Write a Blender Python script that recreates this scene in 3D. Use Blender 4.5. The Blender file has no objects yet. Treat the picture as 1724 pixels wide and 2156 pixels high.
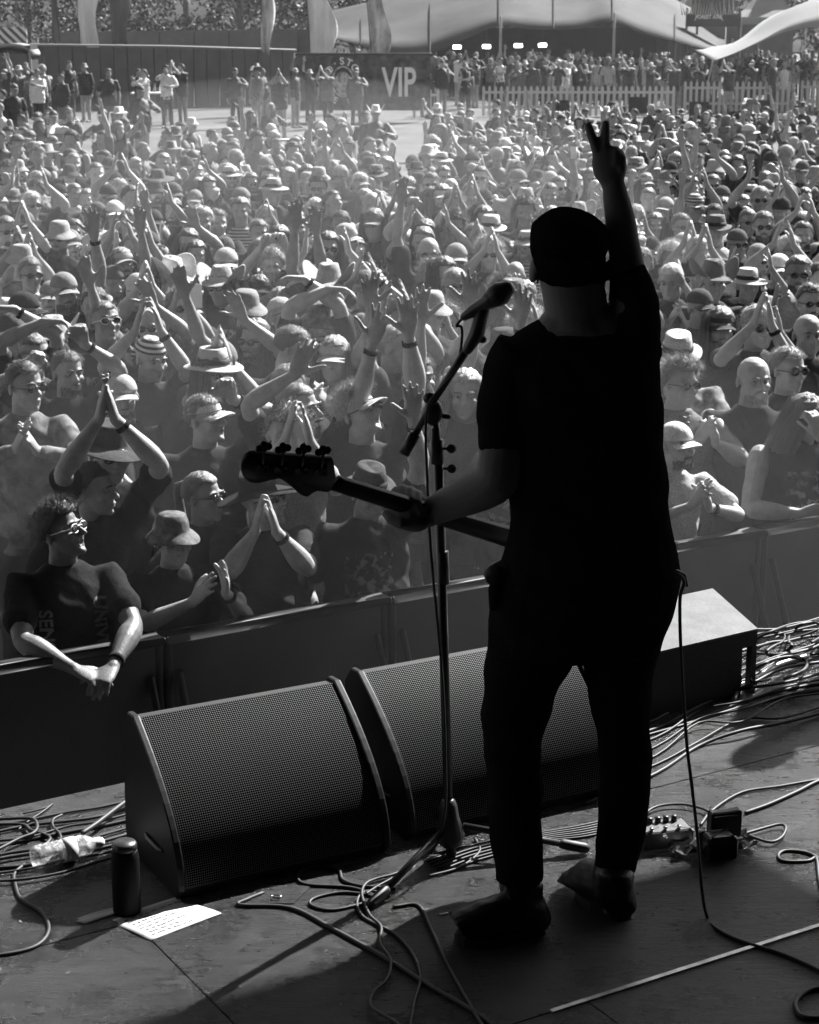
import bpy, math, random, numpy as np
from mathutils import Vector, Matrix, Euler
R = math.radians
random.seed(7); rng = np.random.default_rng(7)
sc = bpy.context.scene
col = sc.collection

# ---------------- camera, world, sun, exposure ----------------
F, CX, CY = 4000., 862., 1077.5          # the photograph measured on a 1724 x 2155 grid
PITCH = math.atan(1062.5 / F); HC = 3.44; S = 1.2   # camera height, stage deck height
cam = bpy.data.cameras.new('camera'); camo = bpy.data.objects.new('camera', cam); col.objects.link(camo)
camo.location = (0, 0, HC); camo.rotation_euler = (math.pi/2 - PITCH, 0, 0)
cam.sensor_fit = 'VERTICAL'; cam.sensor_height = 36; cam.lens = 36 * F / 2155
cam.clip_start = .05; cam.clip_end = 2000
sc.camera = camo
cam.dof.use_dof = True; cam.dof.focus_distance = 4.9; cam.dof.aperture_fstop = 15
SUN_EL, SUN_AZ = R(42), R(36)            # azimuth from +Y towards +X
sd = Vector((math.sin(SUN_AZ)*math.cos(SUN_EL), math.cos(SUN_AZ)*math.cos(SUN_EL), math.sin(SUN_EL)))
sun = bpy.data.lights.new('sun', 'SUN'); sun.energy = 5; sun.angle = R(.5); sun.color = (1, 1, 1)
suno = bpy.data.objects.new('sun', sun); col.objects.link(suno); suno.location = (0, 0, 30)
suno.rotation_euler = sd.to_track_quat('Z', 'Y').to_euler()
world = bpy.data.worlds.new('World'); sc.world = world; world.use_nodes = True
wn = world.node_tree; bgn = wn.nodes['Background']
sky = wn.nodes.new('ShaderNodeTexSky'); sky.sky_type = 'NISHITA'; sky.sun_disc = False
sky.sun_elevation = SUN_EL; sky.sun_rotation = SUN_AZ
bw = wn.nodes.new('ShaderNodeRGBToBW')   # a black and white picture: grey sky light
wn.links.new(sky.outputs[0], bw.inputs[0]); wn.links.new(bw.outputs[0], bgn.inputs[0]); bgn.inputs[1].default_value = .05
sc.view_settings.view_transform = 'Standard'; sc.view_settings.look = 'None'
sc.view_settings.exposure = EXPO = 1.75; sc.view_settings.gamma = 1
try:
    sc.cycles.use_denoising = True; sc.cycles.use_adaptive_sampling = False
    sc.cycles.max_bounces = 6; sc.cycles.diffuse_bounces = 2; sc.cycles.glossy_bounces = 2
    sc.cycles.transmission_bounces = 5; sc.cycles.transparent_max_bounces = 8; sc.cycles.volume_bounces = 0
except Exception: pass

# ---------------- pixel -> place ----------------
cp, sp_ = math.cos(PITCH), math.sin(PITCH)
def ray(x, y):
    u, v = (x-CX)/F, (y-CY)/F
    return np.array([u, cp - v*sp_, -sp_ - v*cp])
C0 = np.array([0, 0, HC])
def atz(x, y, z=S):
    r = ray(x, y); return C0 + r*((z-HC)/r[2])
def atY(x, y, Y):
    r = ray(x, y); return C0 + r*(Y/r[1])
def px(p):
    d = np.asarray(p, float) - C0; f = d[1]*cp - d[2]*sp_; u = d[1]*sp_ + d[2]*cp
    return CX + F*d[0]/f, CY - F*u/f
def mpp(Y, y=1000):                       # metres per pixel at distance Y
    return float(np.linalg.norm(atY(900, y, Y) - atY(899, y, Y)))
SA = R(31); U = np.array([math.cos(SA), math.sin(SA), 0]); V = np.array([-math.sin(SA), math.cos(SA), 0])
def sw(u, v, z=S): return U*u + V*v + np.array([0, 0, z])

# ---------------- materials (all grey: the photograph is black and white) ----------------
def ramp(nt, fac, p0, c0, p1, c1):
    r = nt.nodes.new('ShaderNodeValToRGB'); e = r.color_ramp.elements
    e[0].position, e[0].color = p0, (c0, c0, c0, 1); e[1].position, e[1].color = p1, (c1, c1, c1, 1)
    nt.links.new(fac, r.inputs[0]); return r.outputs[0]
def coords(nt, scale=(1,1,1), kind='Object', rot=(0,0,0)):
    t = nt.nodes.new('ShaderNodeTexCoord'); m = nt.nodes.new('ShaderNodeMapping')
    m.inputs['Scale'].default_value = scale; m.inputs['Rotation'].default_value = rot
    nt.links.new(t.outputs[kind], m.inputs[0]); return m.outputs[0]
def noise(nt, vec, scale, detail=4, rough=.6):
    n = nt.nodes.new('ShaderNodeTexNoise'); n.inputs['Scale'].default_value = scale
    n.inputs['Detail'].default_value = detail; n.inputs['Roughness'].default_value = rough
    nt.links.new(vec, n.inputs['Vector']); return n.outputs[0]
def mul(nt, a, b, op='MULTIPLY'):
    m = nt.nodes.new('ShaderNodeMath'); m.operation = op
    for i, s in enumerate((a, b)):
        if isinstance(s, (int, float)): m.inputs[i].default_value = s
        else: nt.links.new(s, m.inputs[i])
    return m.outputs[0]
def mat(name, base=.5, rough=.6, spec=.4, metal=0, var=.25, vscale=8, bump=0, bscale=40, stretch=(1,1,1), tone=False, sheen=0, emit=0, trans=0, bstretch=None, matte=False, fine=0, fscale=330):
    m = bpy.data.materials.new(name); m.use_nodes = True; nt = m.node_tree; b = nt.nodes['Principled BSDF']
    b.inputs['Roughness'].default_value = rough; b.inputs['Specular IOR Level'].default_value = spec
    b.inputs['Metallic'].default_value = metal
    if sheen: b.inputs['Sheen Weight'].default_value = sheen
    if trans: b.inputs['Transmission Weight'].default_value = trans
    if emit:
        b.inputs['Emission Color'].default_value = (1,1,1,1); b.inputs['Emission Strength'].default_value = emit
    v = coords(nt, stretch)
    f = ramp(nt, noise(nt, v, vscale), .3, 1-var, .7, 1+var)
    if fine: f = mul(nt, f, ramp(nt, noise(nt, coords(nt), fscale, 2, .5), .35, 1-fine, .65, 1+fine))
    if tone:
        oi = nt.nodes.new('ShaderNodeObjectInfo'); t = nt.nodes.new('ShaderNodeRGBToBW'); nt.links.new(oi.outputs['Color'], t.inputs[0])
        out = mul(nt, f, t.outputs[0])
    else: out = mul(nt, f, base)
    nt.links.new(out, b.inputs['Base Color'])
    if bump:
        bp = nt.nodes.new('ShaderNodeBump'); bp.inputs['Strength'].default_value = bump; bp.inputs['Distance'].default_value = .01
        vb = coords(nt, bstretch) if bstretch else v
        nt.links.new(noise(nt, vb, bscale, 5), bp.inputs['Height']); nt.links.new(bp.outputs[0], b.inputs['Normal'])
    if matte:
        d = nt.nodes.new('ShaderNodeBsdfDiffuse'); nt.links.new(out, d.inputs[0]); nt.links.new(d.outputs[0], nt.nodes['Material Output'].inputs[0])
        if bump: nt.links.new(bp.outputs[0], d.inputs['Normal'])
    return m
M = {}
M['skin'] = mat('skin', fine=.14, fscale=260, rough=.48, spec=.45, var=.16, vscale=20, bump=.2, bscale=110, tone=True)
M['cloth'] = mat('cloth', fine=.35, fscale=210, rough=.95, spec=.05, var=.15, vscale=10, bump=.6, bscale=22, tone=True, bstretch=(1,1,.45))
M['hair'] = mat('hair', fine=.5, fscale=240, rough=.5, spec=.5, var=.35, vscale=50, stretch=(1,1,.15), bump=.6, bscale=120, tone=True)
M['straw'] = mat('straw', rough=.75, spec=.3, var=.15, vscale=120, bump=.4, bscale=220, tone=True)
M['gloss'] = mat('gloss_black', .015, .08, .6, var=.05)
M['blackmetal'] = mat('black_metal', .02, .35, .5, var=.3, vscale=30, bump=.05)
M['chrome'] = mat('chrome', .6, .15, .5, metal=1, var=.05)
M['steel'] = mat('steel', .45, .4, .5, metal=.8, var=.15, vscale=20)
M['rubber'] = mat('rubber', .02, .55, .4, var=.2, vscale=30, bump=.05)
M['white'] = mat('white_plastic', .75, .4, .4, var=.05)
M['paper'] = mat('paper', .5, .7, .2, var=.02)
M['ink'] = mat('ink', .05, .7, .2, var=.02)
M['black'] = mat('matt_black', .012, .7, .25, var=.3, vscale=30, bump=.1)
M['drape'] = mat('drape', .01, .95, .05, var=.3, vscale=3, bump=.2, bscale=8, stretch=(4,4,.3))
M['wood'] = mat('wood', .2, .6, .3, var=.35, vscale=10, stretch=(1,1,.1), bump=.2)
# a shirt with a printed chest: a ragged pale design low in contrast
def print_mat():
    m = mat('printed_cloth', fine=.35, fscale=210, rough=.95, spec=.05, var=.15, vscale=10, bump=.6, bscale=22, tone=True, bstretch=(1,1,.45))
    nt = m.node_tree; b = nt.nodes['Principled BSDF']; old = b.inputs['Base Color'].links[0].from_socket
    v = coords(nt); s = nt.nodes.new('ShaderNodeSeparateXYZ'); nt.links.new(v, s.inputs[0])
    ax = mul(nt, s.outputs[0], 0, 'ADD'); ax = nt.nodes.new('ShaderNodeMath'); ax.operation = 'ABSOLUTE'; nt.links.new(s.outputs[0], ax.inputs[0])
    inx = mul(nt, ax.outputs[0], .115, 'LESS_THAN'); zc = mul(nt, s.outputs[2], 1.23, 'SUBTRACT')
    az = nt.nodes.new('ShaderNodeMath'); az.operation = 'ABSOLUTE'; nt.links.new(zc, az.inputs[0])
    inz = mul(nt, az.outputs[0], .12, 'LESS_THAN'); fr = mul(nt, s.outputs[1], 0, 'LESS_THAN')
    oi = nt.nodes.new('ShaderNodeObjectInfo'); ad = nt.nodes.new('ShaderNodeVectorMath'); ad.operation = 'ADD'
    nt.links.new(v, ad.inputs[0]); nt.links.new(oi.outputs['Location'], ad.inputs[1])
    n = ramp(nt, noise(nt, ad.outputs[0], 26, 3, .7), .52, 0, .56, 1)
    k = mul(nt, mul(nt, inx, inz), mul(nt, fr, n)); k = mul(nt, k, .3)
    nt.links.new(mul(nt, old, k, 'ADD'), b.inputs['Base Color']); return m
M['print'] = print_mat()
def wave_mat(name, scale, axis, lo, hi, rot=(0,0,0), rough=.8, tone=True):
    m = bpy.data.materials.new(name); m.use_nodes = True; nt = m.node_tree; b = nt.nodes['Principled BSDF']
    b.inputs['Roughness'].default_value = rough; b.inputs['Specular IOR Level'].default_value = .2
    w = nt.nodes.new('ShaderNodeTexWave'); w.bands_direction = axis; w.inputs['Scale'].default_value = scale; w.inputs['Distortion'].default_value = .6
    nt.links.new(coords(nt, rot=rot), w.inputs['Vector']); f = ramp(nt, w.outputs[1], .4, lo, .6, hi)
    nt.links.new(f, b.inputs['Base Color']); return m
M['stripe'] = wave_mat('striped_cloth', 12, 'Z', .03, .45)
M['camo'] = mat('camouflage', .10, .85, .2, var=.9, vscale=22)
M['floral'] = mat('floral_cloth', .16, .85, .2, var=.95, vscale=26)
M['plaid'] = mat('plaid_cloth', .12, .85, .2, var=.9, vscale=14, bump=.3)

# ---------------- mesh builders ----------------
def wl(o):
    v = Vector((0, 0, 0))
    while o: v += o.location; o = o.parent
    return v
class MB:
    def __init__(s): s.v = []; s.f = []; s.n = 0
    def add(s, v, f):
        v = np.asarray(v, float); s.v.append(v); s.f += [tuple(i + s.n for i in q) for q in f]; s.n += len(v); return s
    def verts(s): return np.vstack(s.v) if s.v else np.zeros((0, 3))
    def mesh(s, name):
        me = bpy.data.meshes.new(name); me.from_pydata(s.verts().tolist(), [], s.f); me.update(); return me
    def build(s, name, m, parent=None, smooth=True, loc=None):
        me = s.mesh(name); me.materials.append(m if not isinstance(m, str) else M[m])
        if smooth: me.shade_smooth()
        o = bpy.data.objects.new(name, me); col.objects.link(o)
        if loc is not None:
            me.transform(Matrix.Translation(-Vector(loc))); o.location = loc
        if parent: o.parent = parent; me.transform(Matrix.Translation(-wl(parent)))
        return o
    def ring_loft(s, rings, cap=True):
        n = len(rings[0]); base = 0; v = []; f = []
        for r in rings: v += list(r)
        for i in range(len(rings)-1):
            for j in range(n):
                a = i*n+j; b = i*n+(j+1) % n; f.append((a, b, b+n, a+n))
        if cap:
            v.append(np.mean(rings[0], 0)); c = len(v)-1; f += [(c, (j+1) % n, j) for j in range(n)]
            v.append(np.mean(rings[-1], 0)); d = len(v)-1; o = (len(rings)-1)*n; f += [(d, o+j, o+(j+1) % n) for j in range(n)]
        return s.add(v, f)
    def tube(s, pts, rads, n=12, ref=None, round_=True):
        pts = [np.asarray(p, float) for p in pts]; rads = [np.atleast_1d(r) for r in rads]
        rads = [(r[0], r[-1]) for r in rads]
        if round_:
            t0 = pts[0]-pts[1]; t0 /= np.linalg.norm(t0)+1e-9; t1 = pts[-1]-pts[-2]; t1 /= np.linalg.norm(t1)+1e-9
            r0, r1 = rads[0], rads[-1]; m0, m1 = min(r0), min(r1)
            pts = [pts[0]+t0*m0*.9, pts[0]+t0*m0*.6] + pts + [pts[-1]+t1*m1*.6, pts[-1]+t1*m1*.9]
            rads = [(r0[0]*.4, r0[1]*.4), (r0[0]*.78, r0[1]*.78)] + rads + [(r1[0]*.78, r1[1]*.78), (r1[0]*.4, r1[1]*.4)]
        rings = []; a = None
        for i, p in enumerate(pts):
            t = pts[min(i+1, len(pts)-1)] - pts[max(i-1, 0)]; t /= np.linalg.norm(t)+1e-9
            h = np.asarray(ref, float) if ref is not None else (a if a is not None else (np.array([1., 0, 0]) if abs(t[0]) < .8 else np.array([0, 1., 0])))
            a = h - t*np.dot(h, t)
            if np.linalg.norm(a) < 1e-4: a = np.cross(t, [0, 1, .3])
            a = a/np.linalg.norm(a); b = np.cross(t, a)
            rings.append([p + a*rads[i][0]*math.cos(k*2*math.pi/n) + b*rads[i][1]*math.sin(k*2*math.pi/n) for k in range(n)])
        return s.ring_loft(rings)
    def ell(s, c, r, rot=None, n=16, m=10):
        v = []; f = []
        for i in range(1, m):
            th = math.pi*i/m
            for j in range(n):
                ph = 2*math.pi*j/n; v.append([math.sin(th)*math.cos(ph), math.sin(th)*math.sin(ph), math.cos(th)])
        v += [[0, 0, 1], [0, 0, -1]]; t = len(v)-2
        for i in range(m-2):
            for j in range(n): f.append((i*n+j, (i+1)*n+j, (i+1)*n+(j+1) % n, i*n+(j+1) % n))
        for j in range(n): f.append((t, j, (j+1) % n)); f.append((t+1, (m-2)*n+(j+1) % n, (m-2)*n+j))
        v = np.array(v)*np.asarray(r, float)
        if rot is not None: v = v @ np.array(Euler(rot).to_matrix()).T
        return s.add(v + np.asarray(c, float), f)
    def box(s, c, h, ax=None, bev=0):
        ax = np.eye(3) if ax is None else np.asarray(ax, float)
        c = np.asarray(c, float); h = np.asarray(h, float)
        if bev:
            b = bev; v = []; f = []
            pl = [(-1, -1), (1, -1), (1, 1), (-1, 1)]
            def ringp(z, k): # octagonal ring
                r = []
                for (x, y) in pl:
                    e = [(x*(h[0]-b*k), y*h[1]*1. - (0 if k else 0)), (x*h[0], y*(h[1]-b*k))]
                    if x*y < 0: e = e[::-1]
                    r += e
                return [np.array([p[0], p[1], z]) for p in r]
            def inset(ring, d): return [np.array([p[0]-math.copysign(d, p[0]), p[1]-math.copysign(d, p[1]), p[2]]) for p in ring]
            r1 = ringp(-h[2]+b, 1); r0 = inset([np.array([p[0], p[1], -h[2]]) for p in r1], b)
            r2 = [np.array([p[0], p[1], h[2]-b]) for p in r1]; r3 = inset([np.array([p[0], p[1], h[2]]) for p in r1], b)
            rings = [[c + ax.T @ p for p in r] for r in (r0, r1, r2, r3)]
            return s.ring_loft(rings)
        v = [c + ax.T @ (h*np.array([x, y, z])) for x in (-1, 1) for y in (-1, 1) for z in (-1, 1)]
        return s.add(v, [(0, 1, 3, 2), (4, 6, 7, 5), (0, 4, 5, 1), (2, 3, 7, 6), (0, 2, 6, 4), (1, 5, 7, 3)])
    def stack(s, rows, Yd, ratio=.62, n=24, sq=2.3):          # horizontal rings traced by their left and right pixel
        rings = []
        for i, (y, xl, xr) in enumerate(rows):
            Y = Yd if not hasattr(Yd, '__len__') else Yd[i]; rt = ratio if not hasattr(ratio, '__len__') else ratio[i]
            L, Q = atY(xl, y, Y), atY(xr, y, Y); c = (L+Q)/2; rx = (Q[0]-L[0])/2; r = []
            for k in range(n):
                a = 2*math.pi*k/n; cs, sn = math.cos(a), math.sin(a); g = (abs(cs)**sq + abs(sn)**sq)**(-1/sq)
                r.append(c + np.array([rx*cs*g, rx*rt*sn*g, 0]))
            rings.append(r[::-1])
        return s.ring_loft(rings)
    def lathe(s, prof, c, n=28, ex=1, ey=1, warp=None):
        rings = []
        for (r, z) in prof:
            rings.append([np.array([r*ex*math.cos(2*math.pi*k/n), r*ey*math.sin(2*math.pi*k/n), z]) for k in range(n)])
        if warp: rings = [[warp(p) for p in r] for r in rings]
        return s.ring_loft([[p + np.asarray(c) for p in r] for r in rings], cap=True)
def cr(pts, k=4):                         # Catmull-Rom through points (any width)
    P = [np.asarray(p, float) for p in pts]; P = [2*P[0]-P[1]] + P + [2*P[-1]-P[-2]]; out = []
    for i in range(1, len(P)-2):
        for j in range(k):
            t = j/k; a, b, c, d = P[i-1], P[i], P[i+1], P[i+2]
            out.append(.5*((2*b)+(c-a)*t+(2*a-5*b+4*c-d)*t*t+(3*b-a-3*c+d)*t**3))
    out.append(P[-2]); return out
def tag(o, label=None, cat=None, group=None, kind=None):
    if label: o['label'] = label
    if cat: o['category'] = cat
    if group: o['group'] = group
    if kind: o['kind'] = kind
    return o
def empty(name, loc, label=None, cat=None, group=None):
    o = bpy.data.objects.new(name, None); col.objects.link(o); o.location = Vector(loc); o.empty_display_size = .1
    return tag(o, label, cat, group)
def tone(o, t): o.color = (t, t, t, 1); return o
def copy_tree(o, parent=None):
    c = o.copy(); col.objects.link(c)
    if parent: c.parent = parent
    for ch in list(o.children): copy_tree(ch, c)
    return c
def remesh(mb, voxel, smooth=2, fac=.5, post=None, name='m'):
    me = mb.mesh(name + '_tmp'); o = bpy.data.objects.new('tmp', me); col.objects.link(o)
    r = o.modifiers.new('r', 'REMESH'); r.mode = 'VOXEL'; r.voxel_size = voxel; r.use_smooth_shade = True
    if smooth: q = o.modifiers.new('s', 'SMOOTH'); q.iterations = smooth; q.factor = fac
    dg = bpy.context.evaluated_depsgraph_get(); dg.update()
    out = bpy.data.meshes.new_from_object(o.evaluated_get(dg)); out.name = name
    bpy.data.objects.remove(o); bpy.data.meshes.remove(me)
    if post:
        n = len(out.vertices); a = np.empty(n*3); out.vertices.foreach_get('co', a); a = post(a.reshape(-1, 3)); out.vertices.foreach_set('co', a.ravel()); out.update()
    return out
def obj(name, me, m, parent=None, t=None):
    if not me.materials: me.materials.append(M[m] if isinstance(m, str) else m)
    o = bpy.data.objects.new(name, me); col.objects.link(o)
    if parent: o.parent = parent
    if t is not None: tone(o, t)
    return o
def wob(p, s, a, seed=0):                 # cheap smooth noise for folds
    q = p*s; return a*(np.sin(q[:, 0]*1.3+q[:, 2]*.9+seed)+np.sin(q[:, 1]*1.7-q[:, 2]*1.1+seed*2.1)+np.sin(q[:, 2]*1.6+q[:, 0]*.6+q[:, 1]+seed*.7))/3
# ================= the setting =================
ground = MB().add([(-400, -60, 0), (400, -60, 0), (400, 900, 0), (-400, 900, 0)], [(0, 1, 2, 3)]).build('ground', mat('dry_grass', .10, .9, .1, var=.35, vscale=.6, bump=.5, bscale=9))
tag(ground, kind='structure')
VE, VR = 4.97, 6.42
def stage_mat():
    m = bpy.data.materials.new('worn_painted_deck'); m.use_nodes = True; nt = m.node_tree; b = nt.nodes['Principled BSDF']
    v = coords(nt, (1, 1, 1), rot=(0, 0, -SA)); vs = coords(nt, (2.2, 11, 1), rot=(0, 0, -SA))
    a = ramp(nt, noise(nt, v, 1.7, 6, .65), .38, .25, .60, 2.3)                      # trodden patches
    g = ramp(nt, noise(nt, vs, 3.0, 10, .78), .40, .25, .60, 1.35)                    # grain of the boards
    f = ramp(nt, noise(nt, v, 38, 5, .8), .45, .8, .62, 1.25)
    c = ramp(nt, noise(nt, coords(nt, (7, 60, 1), rot=(0, 0, -SA-.12)), 2.2, 3, .8), .69, 0, .74, 1)
    c2 = ramp(nt, noise(nt, coords(nt, (46, 5, 1), rot=(0, 0, -SA+.5)), 1.6, 3, .8), .72, 0, .76, .8)
    base = mul(nt, mul(nt, mul(nt, mul(nt, a, g), f), .010), mul(nt, mul(nt, c, c2, 'ADD'), .07), 'ADD')
    nt.links.new(base, b.inputs['Base Color'])
    nt.links.new(ramp(nt, mul(nt, noise(nt, v, 4.5, 8, .75), mul(nt, noise(nt, vs, 6, 8, .8), .5), 'ADD'), .62, .21, .88, .42), b.inputs['Roughness'])
    b.inputs['Specular IOR Level'].default_value = .48
    bp = nt.nodes.new('ShaderNodeBump'); bp.inputs['Strength'].default_value = 1.; bp.inputs['Distance'].default_value = .014
    nt.links.new(mul(nt, noise(nt, vs, 5, 10, .8), mul(nt, noise(nt, v, 30, 6, .75), .35), 'ADD'), bp.inputs['Height']); nt.links.new(bp.outputs[0], b.inputs['Normal'])
    return m
M['deck'] = stage_mat()
sv = 3.21                                # a board seam runs along v = sv, the lit aluminium strip
mb = MB(); ax = [U, V, [0, 0, 1]]
# deck boards: real gaps between the sheets
seams_v = [-4.2, -1.3, .9, sv-1.1, sv, 4.12, VE]
for i in range(len(seams_v)-1):
    a, b_ = seams_v[i]+.0025, seams_v[i+1]-.0025
    us = np.arange(-8.1 + (.75 if i % 2 else 0), 8.2, 2.44)
    us = [-8.2] + [u for u in us if u > -8.0] + [8.2]
    for u0, u1 in zip(us[:-1], us[1:]):
        mb.box((sw((u0+u1)/2, (a+b_)/2, S-.009)), ((u1-u0)/2-.002, (b_-a)/2, .009), ax)
deck = mb.build('stage_floor', 'deck', smooth=False); tag(deck, kind='structure')
mb = MB(); mb.box(sw(0, .38, S/2-.012), (8.2, VE-.4, S/2-.008), ax)
tag(mb.build('stage_base', 'drape', smooth=False), kind='structure')
# aluminium edge strip between the two sheets
o = MB().box(sw(2.31+3, sv, S+.0012), (3, .0065, .0025), ax).build('edge_strip', mat('aluminium_strip', .5, .35, .5, metal=.6, var=.35, vscale=30), smooth=False)
tag(o, 'pale metal joining strip running across the stage boards behind the boots', 'metal strip')
# stage roof, rear and side drapes (out of frame: they hold the shade on the musician)
RH = 5.6; rv = 3.66 + .392*RH/math.tan(SUN_EL)
mb = MB(); mb.box(sw(0, (rv-6)/2, S+RH+.15), (9, (rv+6)/2, .15), ax)
tag(mb.build('stage_roof', 'drape', smooth=False), kind='structure')
mb = MB(); mb.box(sw(0, -4.6, (S+RH)/2), (9, .1, (S+RH)/2), ax); mb.box(sw(-8.6, 0, (S+RH)/2), (.1, 4.5, (S+RH)/2), ax); mb.box(sw(8.6, -1.2, (S+RH)/2), (.1, 3.3, (S+RH)/2), ax)
tag(mb.build('stage_drapes', 'drape', smooth=False), kind='structure')

# ================= crowd barrier =================
def weave_mat():
    m = bpy.data.materials.new('perforated_panel'); m.use_nodes = True; nt = m.node_tree; b = nt.nodes['Principled BSDF']
    w = nt.nodes.new('ShaderNodeTexWave'); w.bands_direction = 'DIAGONAL'; w.inputs['Scale'].default_value = 42
    nt.links.new(coords(nt), w.inputs['Vector'])
    base = mul(nt, ramp(nt, w.outputs[1], .3, .015, .7, .04), ramp(nt, noise(nt, coords(nt), 3), .3, .7, .7, 1.3))
    nt.links.new(base, b.inputs['Base Color']); b.inputs['Roughness'].default_value = .5; b.inputs['Metallic'].default_value = .3
    return m
M['perf'] = weave_mat()
M['alu'] = mat('dull_aluminium', .022, .5, .3, metal=.1, var=.25, vscale=20)
def barrier():
    r = empty('crowd_barrier', (0, 0, 0)); W = .5
    MB().box((0, 0, .56), (W-.028, .012, .515)).build('panel', 'perf', r, False)
    f = MB()
    for sx in (-1, 1): f.tube([(sx*(W-.02), 0, 0), (sx*(W-.02), 0, 1.08)], [.02, .02], 10)
    f.box((0, 0, .05), (W-.03, .02, .02)); f.build('frame', 'alu', r)
    MB().box((0, .0, 1.10), (W-.002, .045, .016), bev=.004).build('top_rail', 'alu', r)
    MB().box((0, .45, .012), (W-.02, .5, .012)).build('footplate', 'alu', r, False)
    for sx in (-1, 1):
        MB().tube([(sx*(W-.06), -.02, .95), (sx*(W-.06), -.42, .03)], [.016, .016], 8).build('brace', 'alu', r)
    return r
b0 = barrier()
for i in range(-5, 7):
    o = b0 if i == -5 else copy_tree(b0)
    o.location = Vector(sw(i*1.0+.35+1.9, VR, 0)); o.rotation_euler.z = SA
    k = i+6
    tag(o, ['', 'barrier section at the far left under the resting forearms', 'barrier section below the camouflage hat', 'barrier section beyond the left monitor wedge', 'barrier section left of the microphone stand pole', 'barrier section directly behind the microphone stand', 'barrier section hidden by the musician\'s hips', 'barrier section just right of the musician\'s hip', 'barrier section beyond the pale-topped speaker box', 'barrier section at the right edge below the long curly hair', 'barrier section past the right end of the stage cables', 'barrier section outermost on the right', 'barrier section beyond the last one on the right'][k], 'crowd barrier', 'crowd barrier sections along the pit')

# ================= haze =================
def haze():
    mb = MB().box((0, 58, 6.5), (75, 74, 7.7))
    m = bpy.data.materials.new('haze'); m.use_nodes = True; nt = m.node_tree
    nt.nodes.remove(nt.nodes['Principled BSDF']); v = nt.nodes.new('ShaderNodeVolumePrincipled')
    v.inputs['Color'].default_value = (.9, .9, .9, 1); v.inputs['Density'].default_value = HAZE; v.inputs['Anisotropy'].default_value = .6
    nt.links.new(v.outputs[0], nt.nodes['Material Output'].inputs['Volume'])
    tag(mb.build('haze', m, smooth=False), kind='stuff')
HAZE = .0004
haze()
def smoke(c, r, dens, an=.5):
    m = bpy.data.materials.new('smoke'); m.use_nodes = True; nt = m.node_tree; nt.nodes.remove(nt.nodes['Principled BSDF']); v = nt.nodes.new('ShaderNodeVolumePrincipled')
    v.inputs['Color'].default_value = (.92, .92, .92, 1); v.inputs['Density'].default_value = dens; v.inputs['Anisotropy'].default_value = an
    nt.links.new(v.outputs[0], nt.nodes['Material Output'].inputs['Volume'])
    tag(MB().ell(c, r, n=32, m=20).build('smoke', m), kind='stuff')
c = atY(600, 430, 15); smoke((c[0], 15.5, 1.45), (3.4, 7.6, 1.45), .0085)
c = atY(800, 1130, 7.8); smoke((c[0]+.1, 7.9, 1.25), (2.3, 1.35, 1.05), .019)
# ================= hand =================
def hand(mb, w, d, nrm, side, curls=(0, 0, 0, 0), spread=.10, thumb=.8, k=1., tcurl=.3):
    """w wrist, d finger direction, nrm palm normal (the way the palm looks), side +1/-1 puts the thumb on that side of d x nrm"""
    w = np.asarray(w, float); d = np.asarray(d, float); d /= np.linalg.norm(d)
    nrm = np.asarray(nrm, float); nrm = nrm - d*np.dot(nrm, d); nrm /= np.linalg.norm(nrm); a = np.cross(d, nrm)*side   # a points to the thumb
    mb.tube([w-d*.01*k, w+d*.03*k, w+d*.065*k, w+d*.093*k], [(.027*k, .020*k), (.036*k, .018*k), (.042*k, .016*k), (.040*k, .013*k)], 12, ref=a)
    offs = (.031, .0105, -.0105, -.030); ln = (.070, .080, .074, .058); rad = (.0096, .0098, .0094, .0082)
    for i in range(4):
        dr = d + a*spread*(1.3, .4, -.5, -1.5)[i]; dr /= np.linalg.norm(dr)
        p = w + d*(.090 - (.002, 0, .003, .010)[i])*k + a*offs[i]*k; pts = [p]; c = curls[i]; ang = 0
        for j, (fr, cu) in enumerate(((.45, .8), (.30, 1.1), (.25, .8))):
            ang += c*cu; v = dr*math.cos(ang) + nrm*math.sin(ang); p = p + v*ln[i]*fr*k; pts.append(p)
        r = rad[i]*k; mb.tube(pts, [r*1.02, r*1.05, r*.95, r*.82], 9)
    p = w + d*.022*k + a*.026*k + nrm*.004; pts = [p]
    v = d*(1-thumb*.6) + a*thumb + nrm*tcurl*.5; v /= np.linalg.norm(v); p = p + v*.042*k; pts.append(p)
    v = v + nrm*tcurl + d*.3; v /= np.linalg.norm(v); p = p + v*.032*k; pts.append(p)
    v = v + nrm*tcurl; v /= np.linalg.norm(v); pts.append(p + v*.024*k)
    mb.tube(pts, [.015*k, .0125*k, .0112*k, .0095*k], 9)

# ================= the musician, seen from behind =================
YM = 4.40
man = MB()
# neck and head
man.stack([(690, 1140, 1300), (668, 1148, 1282), (640, 1144, 1276), (610, 1139, 1274), (590, 1136, 1272)], YM-.0, .85, sq=2)
hc = atY(1197, 545, YM); ex = mpp(YM, 545)
man.ell(hc + [0, 0, .01], (.078, .088, .092)); man.ell(hc + [.035, .035, -.045], (.058, .062, .075))   # skull, jaw turned away to the right
man.ell(hc + [.030, .105, -.03], (.014, .02, .02))                                                 # nose, beyond
e = atY(1124, 566, YM); man.ell(e, (.011, .020, .034), (0, .12, .2)); e2 = atY(1271, 575, YM+.02); man.ell(e2, (.008, .018, .03))
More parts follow.
